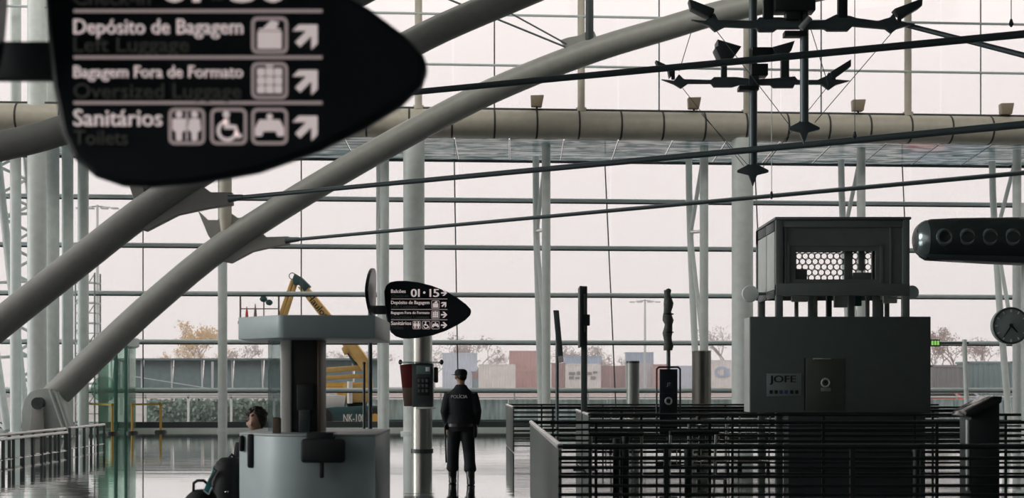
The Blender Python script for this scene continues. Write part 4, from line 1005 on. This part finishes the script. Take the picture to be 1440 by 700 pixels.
for k, a, tilt in ((knl, anl, 0), (knr, anr, .02)):
    bo = MB(); bo.tube([k.lerp(a, .72), a + Vector((0, .01, -.01))], [.070, .066], 14)
    bo.loft([(a.x, a.y + .055, a.z - .098, .066, .15), (a.x, a.y + .055, a.z - .06, .064, .145), (a.x, a.y + .03, a.z - .02, .060, .10), (a.x, a.y + .01, a.z + .02, .062, .07)], 18)
    remesh(bo, 'boot', 'leather', po, .011, 4)
cp = MB(); cp.loft([(X0, Y0 + .03, 1.685, .098, .112), (X0, Y0 + .03, 1.73, .10, .115), (X0, Y0 + .03, 1.765, .088, .10), (X0, Y0 + .03, 1.785, .05, .06)], 24)
cp.loft([(X0 - .085, Y0 + .10, 1.690, .075, .065), (X0 - .09, Y0 + .105, 1.700, .07, .06)], 18)
remesh(cp, 'cap', 'navy', po, .010, 3)
hr_ = MB(); hr_.loft([(X0 + .01, Y0 + .01, 1.605, .058, .06), (X0 + .008, Y0 + .012, 1.65, .082, .092), (X0 + .004, Y0 + .022, 1.70, .090, .104)], 20)
remesh(hr_, 'hair', 'hair', po, .010, 3)
MB().loft([(X0, Y0, .895, .212, .162), (X0, Y0, .94, .212, .160)], 28).build('belt', 'leather', po)
MB().box(X0 + .19, X0 + .25, Y0 - .05, Y0 + .06, .72, .93).build('holster', 'leather', po, bevel=.02)
MB().box(X0 - .24, X0 - .19, Y0 - .05, Y0 + .05, .84, .95).build('pouch', 'leather', po, bevel=.015)
MB().tube([L(-.245, -.06, .92), L(-.225, -.06, .34)], .014, 10).build('baton', 'leather', po)

# seated attendant behind the kiosk counter
XS, YSt = (361 - 720) * 14.5 / 2000, 14.5
at = thing('person', (XS, YSt, 0), 'seated attendant with dark curly hair behind the kiosk counter', 'person')
def A(x, y, z): return Vector((XS + x, YSt + y, z))
bd = MB()
bd.loft([(XS, YSt, .48, .16, .13), (XS, YSt, .60, .15, .12), (XS, YSt, .80, .165, .12), (XS, YSt, .93, .17, .11), (XS, YSt, 1.0, .10, .085), (XS, YSt - .02, 1.05, .055, .055), (XS, YSt - .02, 1.09, .053, .055)], 22)
bd.ball(A(-.01, -.04, 1.165), .075, .092, .11, 20, 14); bd.ball(A(-.03, -.135, 1.145), .016, .022, .022); bd.ball(A(.075, -.03, 1.15), .012, .02, .03); bd.ball(A(-.09, -.03, 1.15), .012, .02, .03)
for s in (-1, 1):
    h = A(s * .12, -.32, .72); e = A(s * .19, -.04, .70)
    bd.tube([A(s * .14, 0, .94), e, h], [.055, .042, .028], 12); fingers(bd, h, (-s * .2, -1, -.05), s)
    bd.tube([A(s * .09, 0, .52), A(s * .10, -.38, .52), A(s * .10, -.36, .10)], [.085, .06, .04], 12); bd.ball(A(s * .10, -.42, .045), .042, .11, .04)
remesh(bd, 'body', 'skin', at, .011, 3)
sw = MB(); sw.loft([(XS, YSt, .46, .185, .155), (XS, YSt, .62, .175, .14), (XS, YSt, .82, .19, .14), (XS, YSt, .94, .19, .125), (XS, YSt, 1.01, .11, .09), (XS, YSt - .01, 1.045, .07, .07)], 24)
for s in (-1, 1): sw.tube([A(s * .15, 0, .95), A(s * .19, -.04, .70), A(s * .13, -.27, .72)], [.070, .058, .046], 14)
remesh(sw, 'jumper', 'navy', at, .014, 4)
lg = MB()
for s in (-1, 1): lg.tube([A(s * .085, .02, .53), A(s * .10, -.38, .53), A(s * .10, -.36, .12)], [.10, .078, .06], 14)
remesh(lg, 'trousers', 'navy2', at, .014, 4)
random.seed(3); hm = MB(); hm.ball(A(.01, .0, 1.19), .098, .115, .105)
for i in range(60):
    u, v = random.uniform(0, 6.28), random.uniform(-.3, 1.5)
    if v < -.02 and -2.6 < (u - 4.71 + 3.14) % 6.28 - 3.14 < 1.0 and math.sin(u) < -.2: continue
    c = A(.105 * math.cos(u) * math.cos(v), .01 + .11 * math.sin(u) * math.cos(v), 1.19 + .115 * math.sin(v)); hm.ball(c, .026, u=8, v=6)
remesh(hm, 'hair', 'hair', at, .008, 2)
for s in (-1, 1): MB().loft([(XS + s * .10, YSt - .40, .0, .05, .13), (XS + s * .10, YSt - .40, .06, .048, .12), (XS + s * .10, YSt - .37, .12, .05, .06)], 16).build('shoe', 'leather', at)
stl = thing('stool', (XS, YSt + .02, 0), 'low black stool under the seated attendant behind the kiosk', 'stool')
MB().tube([(XS, YSt + .02, .40), (XS, YSt + .02, .455)], .20, 24).build('seat', 'black', stl, bevel=.015)
MB().tube([(XS, YSt + .02, .03), (XS, YSt + .02, .41)], .03, 12).build('stem', 'steel', stl); MB().tube([(XS, YSt + .02, 0), (XS, YSt + .02, .03)], .22, 24).build('base', 'dark', stl)

# ---------------------------------------------------------------- luggage left of the kiosk
YB_ = 13.3; xb = (322 - 720) * YB_ / 2000
bk = thing('backpack', (xb, YB_, 0), 'tall bulging black backpack leaning at the left of the kiosk', 'backpack')
m_ = MB(); m_.loft([(xb, YB_, .0, .13, .15), (xb, YB_, .08, .165, .19), (xb - .005, YB_, .35, .17, .20), (xb, YB_, .62, .165, .19), (xb + .005, YB_, .74, .155, .17), (xb + .01, YB_, .82, .13, .14), (xb + .012, YB_, .865, .085, .09)], 22)
m_.loft([(xb - .03, YB_ - .15, .12, .11, .07), (xb - .03, YB_ - .17, .30, .12, .075), (xb - .02, YB_ - .15, .48, .10, .06)], 16)
remesh(m_, 'bag_body', 'bagcloth', bk, .016, 6)
MB().tube([(xb - .09, YB_ - .17, .76), (xb - .15, YB_ - .14, .66), (xb - .165, YB_ - .12, .5)], .018, 8).build('strap', 'strap_grey', bk)
MB().tube([(xb - .01, YB_, .85), (xb + .03, YB_ - .02, .895), (xb + .07, YB_, .85)], .013, 8).build('grab_loop', 'bagcloth', bk)
MB().ball((xb + .02, YB_ - .205, .56), .018, .01, .010).build('buckle', 'chrome', bk)
xs_ = (280 - 720) * 11.5 / 2000
sb = thing('holdall', (xs_, 11.5, 0), 'rounded black holdall with a carry handle and a teal luggage tag', 'bag')
m_ = MB(); m_.loft([(xs_ - .01, 11.5, .0, .16, .14), (xs_ - .01, 11.5, .06, .19, .17), (xs_ - .01, 11.5, .40, .19, .17), (xs_, 11.5, .55, .165, .155), (xs_ + .02, 11.5, .65, .12, .12), (xs_ + .03, 11.5, .70, .07, .08)], 22)
remesh(m_, 'bag_body', 'bagcloth', sb, .016, 6)
MB().tube([(xs_ - .035, 11.45, .66), (xs_ - .03, 11.44, .755), (xs_ + .0, 11.44, .775), (xs_ + .05, 11.44, .775), (xs_ + .075, 11.45, .75), (xs_ + .08, 11.45, .66)], .012, 10).build('carry_handle', 'bagcloth', sb)
tg = MB().ext([P(x, y, 11.28) for x, y in ((292, 676), (298, 685), (293.5, 695), (286, 689))], (0, .008, 0)).build('luggage_tag', 'teal', sb, bevel=.002)
for a, b in (((286, 689), (293.5, 695)), ((293.5, 695), (298, 685))): MB().tube([P(*a, 11.275), P(*b, 11.275)], .005, 6).build('tag_edge', 'paint_white', tg)
MB().tube([P(293, 677, 11.28), P(298, 668, 11.38), P(301, 655, 11.45)], .006, 6).build('tag_string', 'teal', sb)

# ---------------------------------------------------------------- outside
hzb = MB().box(-240, 240, 60, 330, -.09, 70).build('haze', 'haze', smooth=False); tag(hzb, 'pale mist hanging over the apron outside the glass', 'haze', kind='stuff')
GZ = -.10
# parapet with handrail
pp = thing('parapet', (0, 58, GZ), 'low weathered grey-green wall with a pale handrail beyond the glass, right part', 'wall')
x0 = -6.2
for i in range(17):
    a = x0 + i * 2.02; MB().box(a, a + 1.99, 58, 58.25, GZ, .93 + .01 * (i % 2)).build('wall_panel', 'parapet', pp, bevel=.01)
for z in (1.02, 1.22): MB().tube([(x0, 57.9, z), (x0 + 34, 57.9, z)], .04, 8).build('handrail', 'railcap', pp)
for i in range(12): MB().tube([(x0 + .3 + i * 3, 57.9, .9), (x0 + .3 + i * 3, 57.9, 1.22)], .035, 8).build('rail_post', 'paint', pp)
MB().box(x0, x0 + 34, 56.5, 56.6, GZ, .14).build('lower_rail', 'lift_dark', pp)
# hedge and fence on the left
hd = MB(); random.seed(11)
for i in range(2600):
    x, y, z = random.uniform(-15.2, -5.2), random.uniform(58.6, 59.3), GZ + random.uniform(0, 1.02)
    s = random.uniform(.05, .11); u = random.uniform(0, 6.28); w = random.uniform(-.8, .8)
    d1 = Vector((math.cos(u), .3 * math.sin(u), math.sin(u))) * s; d2 = Vector((-math.sin(u), w, math.cos(u))) * s * .7
    c = Vector((x, y, z)); hd.b.faces.new([hd.b.verts.new(c + q) for q in (d1, d2, -d1, -d2)])
hd.box(-15.2, -5.2, 58.9, 59.1, GZ, .85)
tag(hd.build('clipped_hedge', 'hedge', smooth=False), 'grey green clipped hedge beyond the glass on the left', 'hedge', kind='stuff')
fr = thing('white_fence', (-10, 58, GZ), 'white topped railing standing in front of the hedge outside', 'railing')
for z in (1.0, 1.10): MB().box(-15.4, -5.3, 58.0, 58.08, z - .03, z + .03).build('rail', 'railcap', fr)
for i in range(6): MB().box(-15.0 + i * 1.75, -14.92 + i * 1.75, 58.0, 58.1, GZ, 1.1).build('post', 'paint_white', fr)
# blast fence: leaning steel panels on posts
bf = thing('blast_fence', (-18, 76, GZ), 'grey blast deflector fence of leaning steel panels outside on the left', 'fence')
for i in range(9):
    a = -21.4 + i * 1.62; z0, z1 = 1.1, 2.85
    MB().ext([(a, 76.0, z0), (a + 1.56, 76.0, z0), (a + 1.56, 76.5, z1), (a, 76.5, z1)], (0, .06, 0)).build('panel', 'blast', bf, smooth=False)
    MB().ext([(a - .02, 75.9, z0 - .3), (a + .06, 75.9, z0 - .3), (a - .10, 76.4, z1 + .08), (a - .18, 76.4, z1 + .08)], (0, .1, 0)).build('rib', 'rod_pale', bf, smooth=False)
    if i % 3 == 0: MB().box(a + .5, a + .62, 75.85, 75.97, GZ, z1 - .1).build('post', 'rod_pale', bf)
MB().box(-21.4, -6.9, 75.9, 76.6, z1 - .02, z1 + .08).build('top_rail', 'blast', bf); MB().box(-21.4, -6.9, 75.8, 76.1, .85, 1.1).build('bottom_rail', 'rod_pale', bf)
MB().tube([(-21.0, 75.7, 2.1), (-13.5, 75.7, .9)], .025, 8).build('diagonal_brace', 'rod_pale', bf)
# containers
def container(x0, x1, y0, y1, Y, m, label, n=None, split=None, D=2.6, text_=None):
    a, b = P(x0, y1, Y), P(x1, y0, Y); zb = .72 if 548 <= y1 < 551 else a.z
    t = thing('shipping_container', ((a.x + b.x) / 2, Y, zb), label, 'container', 'shipping containers across the apron')
    W = b.x - a.x; n = n or max(6, int(W / .35)); mb = MB(); pts = []
    for i in range(n):
        u, v = a.x + .1 + (W - .2) * i / n, a.x + .1 + (W - .2) * (i + 1) / n; q = (v - u) / 4
        pts += [(u, Y), (u + q, Y), (u + 2 * q, Y + .06), (u + 3 * q, Y + .06)]
    pts += [(b.x - .1, Y), (b.x - .1, Y + D), (a.x + .1, Y + D)]
    mb.ext([(x, y, zb + .1) for x, y in pts], (0, 0, b.z - zb - .2)); mb.build('corrugated_wall', m, t, smooth=False)
    f = MB()
    for z in (zb, b.z - .14): f.box(a.x, b.x, Y - .04, Y + D, z, z + .14)
    for x in (a.x, b.x - .12): f.box(x, x + .12, Y - .04, Y + .1, zb, b.z)
    if split: sx = P(split, 0, Y).x; f.box(sx, sx + .1, Y - .05, Y, zb, b.z)
    f.build('frame', m, t, smooth=False); return t
CM = dict(cred=(.50, .27, .25), cdred=(.36, .20, .20), cwhite=(.72, .70, .68), cblue=(.30, .40, .52), clblue=(.50, .58, .68), cgrey=(.45, .45, .47), cteal=(.12, .20, .20), cdgrey=(.16, .17, .17), cteal2=(.25, .42, .48))  # distant container paints are paled to carry part of the haze
for k_, v_ in CM.items(): M[k_] = mat(k_, v_, .7, var=.12, scale=.8)
def G(px_h, Y): return 540 + (EYE - GZ) * 2000 / Y      # image row of the ground at depth Y
container(622, 671, 496, 522, 186, 'clblue', 'pale blue container on top of another, left of the white one')
container(622, 664, 522, 549.5, 185.5, 'clblue', 'pale blue container at the bottom, behind the police officer')
container(655, 676, 519, 533, 189, 'cred', 'small reddish container end between pale blue and white containers')
container(655, 676, 533, 549, 188.5, 'cteal2', 'teal container end below the small reddish one')
container(673, 725, 512, 549.5, 180, 'cwhite', 'wide white container right of the police officer')
container(716, 774, 493, 521, 188, 'cred', 'dull red container on top, the highest of the row')
container(716, 774, 521, 549, 188, 'cred', 'dull red container under the highest one', split=747)
container(775, 797, 510, 549.3, 186, 'cdred', 'brownish red container behind the leaning panel pole')
container(793, 846, 500, 511.5, 184, 'cblue', 'flat blue container lying on a white one by the tall pole')
w_ = container(795, 845, 511.5, 549, 183, 'cwhite', 'white container with dark blurred lettering behind the tall pole')
for bxs in ((800, 809, 523, 527), (800, 807, 529, 533), (809, 815, 530, 533), (811, 816, 522, 527), (826, 832, 523, 527), (834, 840, 522, 525), (831, 838, 529, 533)):
    a, b = P(bxs[0], bxs[3], 182.9), P(bxs[1], bxs[2], 182.9); MB().box(a.x, b.x, 182.9, 183.0, a.z, b.z).build('lettering', 'cdgrey', w_, smooth=False)
container(845, 883, 514, 549, 187, 'cdred', 'brownish red container right of the lettered white one')
container(880, 919, 495, 510, 185, 'cblue', 'blue container on top, behind the grey cylindrical bin')
container(880, 919, 510, 549, 185, 'cgrey', 'grey container under the blue one behind the cylindrical bin')
container(919, 938, 512, 549, 184, 'cred', 'red container just left of the black icon stand')
container(938, 975, 514, 549, 185, 'clblue', 'light blue container between the icon stand and the steel drum')
w_ = container(999, 1034, 506, 549, 178, 'cwhite', 'whitish container with a blue emblem right of the steel drum')
q = MB()
for i in range(10):
    a0, a1 = i * .63, (i + 1) * .63; c = P(1015, 523, 177.9); q.ext([c + Vector((math.cos(u) * r * 1.3, 0, math.sin(u) * r)) for r, u in ((.72, a0), (.72, a1), (.42, a1), (.42, a0))], (0, .05, 0))
a, b = P(1019, 529, 177.9), P(1026, 518, 177.9); q.box(a.x, b.x, 177.85, 177.9, a.z, b.z); q.build('emblem', 'cblue', w_, smooth=False)
container(1309, 1356, 513, 574.6, 95, 'cdgrey', 'dark grey container at the right beside the leaning post')
container(1360, 1424, 508, 574.3, 96, 'cteal', 'dark teal container behind the wall clock pole')
# low kerb wall in front of the containers
ground2 = struct(MB().box(-320, 320, 176.4, 420, GZ, .72).build('ground_upper', 'ground', smooth=False))
o = MB().box(-40, 75, 176, 176.4, GZ, .78).build('kerb_wall', 'cred_pale', smooth=False); tag(o, 'long low pinkish wall running in front of the containers', 'wall')
# parked vehicles at the right, far away
def car(px, Y, m, lab):
    x = (px - 720) * Y / 2000; t = thing('car', (x, Y, GZ), lab, 'car', 'cars parked by the right hand containers')
    MB().ext([(x + a, Y, GZ + b) for a, b in ((-2, .3), (-1.95, .75), (-1.2, .85), (-.6, 1.35), (.8, 1.38), (1.4, .9), (2, .8), (2.05, .3))], (0, 1.7, 0)).build('body', m, t, bevel=.06)
    MB().ext([(x + a, Y - .02, GZ + b) for a, b in ((-1.0, .9), (-.52, 1.27), (.72, 1.29), (1.15, .92))], (0, 1.74, 0)).build('window', 'black', t)
    for a in (-1.25, 1.3): MB().tube([(x + a, Y - .03, GZ + .32), (x + a, Y + .2, GZ + .32)], .32, 18).build('wheel', 'tyre', t)
car(1318, 74, 'orange', 'orange red car half hidden by the dark enclosure outside'); car(1346, 78, 'cblue', 'blue car beside the leaning post outside')
# light mast
def light_mast(px, pyt, Y, lab):
    x = (px - 720) * Y / 2000; z = EYE + (540 - pyt) * Y / 2000; t = thing('light_mast', (x, Y, GZ), lab, 'lamp post', 'apron light masts')
    MB().tube([(x, Y, GZ), (x, Y, z)], [.16, .09], 10).build('mast', 'rod_pale', t)
    for s in (-1, -.4, .4, 1):
        MB().tube([(x, Y, z - .1), (x + s * 1.0, Y, z - .1 - .1 * abs(s))], .05, 6).build('arm', 'rod_pale', t)
        MB().box(x + s * 1.35 - .28, x + s * 1.35 + .28, Y - .25, Y + .25, z - .32, z - .20).build('lamp_head', 'rod_pale', t, bevel=.04)
light_mast(907, 421, 150, 'thin apron light mast seen between the bin and the folded umbrella')
light_mast(137, 288, 110, 'thin apron light mast beside the scaffold tower')
# trees
def tree(px, pyt, Y, spread, seed, label, leaf='twigs', dens=500, name='bare_tree'):
    random.seed(seed); x = (px - 720) * Y / 2000; H = EYE + (540 - pyt) * Y / 2000 - GZ
    t = thing(name, (x, Y, GZ), label, 'tree', 'hazy trees beyond the apron'); tips = []
    mb = MB()
    def br(p, d, l, r, k):
        q = p + d * l * .55 + Vector((random.uniform(-.1, .1), random.uniform(-.1, .1), .05)) * l; e = p + d * l
        mb.tube([p, q, e], [r, r * .75, r * .5], 5, cap=False)
        if k == 0: tips.append(e); return
        tips.append(e)
        for i in range(3 if k > 1 else 4):
            u = random.uniform(0, 6.28); dd = (d + Vector((math.cos(u) * .75 * spread, math.sin(u) * .75 * spread, random.uniform(-.15, .35)))).normalized()
            br(q.lerp(e, random.uniform(.2, 1)), dd, l * random.uniform(.58, .78), r * .52, k - 1)
    br(Vector((x, Y, GZ)), Vector((0, 0, 1)), H * .42, H * .022, 4)
    zm = max(p.z for p in tips); k = H / (zm - GZ)
    bmesh.ops.transform(mb.b, matrix=Matrix.Translation((0, 0, GZ)) @ Matrix.Diagonal((1, 1, k, 1)) @ Matrix.Translation((0, 0, -GZ)), verts=mb.b.verts)
    mb.build('trunk', 'bark', t, smooth=False)
    cr = MB()
    for i in range(dens):
        p = random.choice(tips); c = Vector((p.x, p.y, GZ + (p.z - GZ) * k)) + Vector([random.gauss(0, H * .035) for _ in range(3)])
        s = random.uniform(.10, .22) * (H / 9); u = random.uniform(0, 6.28)
        d1 = Vector((math.cos(u), random.uniform(-.5, .5), math.sin(u))) * s; d2 = Vector((-math.sin(u), random.uniform(-.5, .5), math.cos(u))) * s * .35
        cr.b.faces.new([cr.b.verts.new(c + q) for q in (d1, d2, -d1, -d2)])
    cr.build('crown', leaf, t, smooth=False)
for args in ((283, 455, 170, 1.0, 1, 'yellowing autumn tree above the blast fence left of the floor post', 'autumn', 1100, 'autumn_tree'), (250, 482, 180, 1.1, 2, 'low pale autumn tree at the left end of the blast fence', 'autumn', 700, 'autumn_tree'),
             (345, 478, 190, 1.1, 3, 'bare grey tree seen under the left end of the kiosk canopy'), (327, 490, 200, 1.2, 21, 'low yellowish tree right of the floor post', 'autumn', 600, 'autumn_tree'), (470, 494, 210, 1.2, 4, 'low bare tree behind the boom lift'), (530, 492, 205, 1.2, 24, 'low bare tree right of the boom lift'),
             (636, 472, 205, 1.0, 5, 'tall bare tree behind the police officer'), (675, 478, 215, 1.1, 6, 'bare tree above the wide white container'), (612, 488, 215, 1.2, 7, 'low bare tree left of the police officer'),
             (700, 497, 220, 1.2, 17, 'low bare tree between the white and the highest red container'), (805, 484, 215, 1.1, 8, 'bare tree behind the tall dark pole'), (838, 487, 220, 1.1, 9, 'bare tree right of the tall dark pole'), (865, 500, 225, 1.2, 19, 'low bare tree above the brownish container'),
             (1022, 462, 200, .8, 10, 'sparse bare tree beside the thick column on the right', 'twigs', 130), (1345, 462, 150, 1.1, 12, 'rounded bare tree above the dark grey container'), (1318, 470, 155, 1.1, 13, 'bare tree behind the green emergency sign'), (1382, 480, 150, 1.1, 14, 'bare tree behind the wall clock')):
    tree(*args)

# ---------------------------------------------------------------- boom lift
YL = 54.5
bl = thing('boom_lift', (P(495, 0, YL).x, YL, GZ), 'yellow articulated boom lift parked outside behind the kiosk', 'lift')
def e3(pts, d0, d1, name, m, par=None, bevel=.03): return MB().ext([P(x, y, YL + d0) for x, y in pts], (0, d1 - d0, 0)).build(name, m, par or bl, bevel=bevel)
ch = e3(((440, 585), (452, 574), (472, 572), (484, 572), (530, 570), (538, 576), (540, 592), (440, 592)), -.9, .9, 'chassis', 'lift_dark')
q0 = P(483, 595, YL - .9)
text('NK-100', P(483, 0, YL - .9).x, P(0, 593, YL - .9).z, .30, .80, YL - .905, 'white', ch, bold=.02)
for px in (452, 527):
    for d in (-.95, .65):
        c = P(px, 588, YL + d); o = MB().tube([c, c + Vector((0, .32, 0))], .42, 24).build('wheel', 'tyre', bl, bevel=.04)
        MB().tube([c + Vector((0, -.02, 0)), c], .18, 14).build('hub', 'yellow', o)
e3(((482, 540), (516, 538), (519, 566), (483, 566)), -.5, .5, 'turret', 'boom')
e3(((440, 541), (486, 541), (488, 556), (476, 556), (470, 548), (440, 549)), -.4, .4, 'counterweight', 'yellow')
e3(((440, 554), (486, 556), (484, 574), (440, 580)), -.6, -.2, 'engine_cover', 'white')
e3(((487, 566), (514, 566), (512, 573), (489, 573)), -.4, .4, 'slew_ring', 'black')
MB().tube([P(492, 536, YL - .6), P(492, 567, YL - .6)], .10, 12).build('hydraulic_cylinder', 'white', bl)
for y0, y1, y2, m in ((519, 513, 7, 'boom'), (530, 525, 6, 'boom'), (539, 537, 5, 'yellow')):
    e3(((430, y0), (512, y1), (514, y1 + y2), (430, y0 + y2)), -.25, .15, 'boom_arm', m)
e3(((480, 490), (487, 481), (500, 481), (520, 508), (523, 545), (512, 545), (510, 522), (492, 495), (484, 499)), -.3, .2, 'lower_boom', 'boom')
MB().tube([P(489, 494, YL - .1), P(500, 513, YL - .1)], .07, 8).build('hydraulic_cylinder', 'lift_dark', bl)
ub = e3(((418, 403), (432, 402), (464, 441), (516, 502), (500, 509), (447, 441)), -.2, .2, 'upper_boom', 'boom')
an = math.radians(-51)
qq = P(430.5, 417, YL - .2); text('Haulotte', qq.x, qq.z, .25, 1.42, YL - .205, 'black', ub, bold=.03, rot=an)
e3(((411, 392), (414, 384), (424, 390), (436, 402), (428, 410), (419, 399), (413, 401)), -.24, .24, 'knuckle', 'lift_dark')
MB().ring(P(411, 388, YL), (0, 1, 0), .12, .018, 20, 6).build('hose_loop', 'rod', bl)
for dx in (0, 6): e3(((409 + dx, 392), (413 + dx, 394), (396 + dx, 448), (390 + dx, 446)), -.12, .12, 'jib_bar', 'boom')
bs = MB()
for px in (338, 392): bs.tube([P(px, 412, YL - .5), P(px, 455, YL - .5)], .035, 6)
for px in (338, 392): bs.tube([P(px, 412, YL + .5), P(px, 455, YL + .5)], .035, 6)
for py in (412, 434): bs.tube([P(338, py, YL - .5), P(380, py, YL - .5)], .022, 6); bs.tube([P(338, py, YL + .5), P(392, py, YL + .5)], .022, 6)
bs.tube([P(338, 454, YL - .5), P(392, 454, YL - .5)], .05, 6)
bk_ = bs.build('basket_rail', 'brown', bl)
a, b = P(338, 456, YL), P(394, 452, YL); MB().box(a.x, b.x, YL - .5, YL + .5, a.z, b.z).build('basket_floor', 'dark', bk_)
for px, py, m, lab in ((347, 431, 'orange', 'orange red traffic cone standing in the lift basket'), (359, 427, 'cone_grey', 'grey pointed cone standing in the lift basket')):
    c = P(px, 453, YL - .2); top = P(px, py, YL - .2); t = thing('traffic_cone', c, lab, 'cone')
    MB().tube([c, c.lerp(top, .12), c.lerp(top, .13), c.lerp(top, .6), top], [.10, .10, .075, .05, .015], 12).build('cone', m, t)
    MB().box(c.x - .12, c.x + .12, c.y - .12, c.y + .12, c.z - .03, c.z + .02).build('base', m, t)
cx_ = thing('work_lamp', P(372, 453, YL), 'dark twin-headed work lamp on a stand in the lift basket', 'lamp')
MB().tube([P(371, 453, YL), P(371, 420, YL)], .025, 8).build('stand', 'brown', cx_)
for px, py, r in ((370, 420, .13), (378, 425, .12)): c = P(px, py, YL - .1); MB().ext([c + Vector((r * 1.1 * math.cos(u + .4), 0, r * math.sin(u + .4))) for u in (0, .9, 1.7, 2.8, 3.7, 4.6, 5.5)], (0, .18, 0)).build('lamp_head', 'lift_dark', cx_, bevel=.02)
# small thin post in front of the wayfinding post
x = (512 - 720) * 24 / 2000; t = thing('thin_post', (x, 24, 0), 'thin dark post just left of the small sign post', 'post')
MB().tube([(x, 24, 0), (x, 24, 1.9)], .022, 10).build('shaft', 'dark', t); MB().tube([(x, 24, 0), (x, 24, .03)], .14, 16).build('base_plate', 'dark', t)
MB().ball((x, 24, 1.9), .03).build('cap', 'dark', t)
for o in list(bpy.data.objects):
    if '_w' in o: del o['_w']
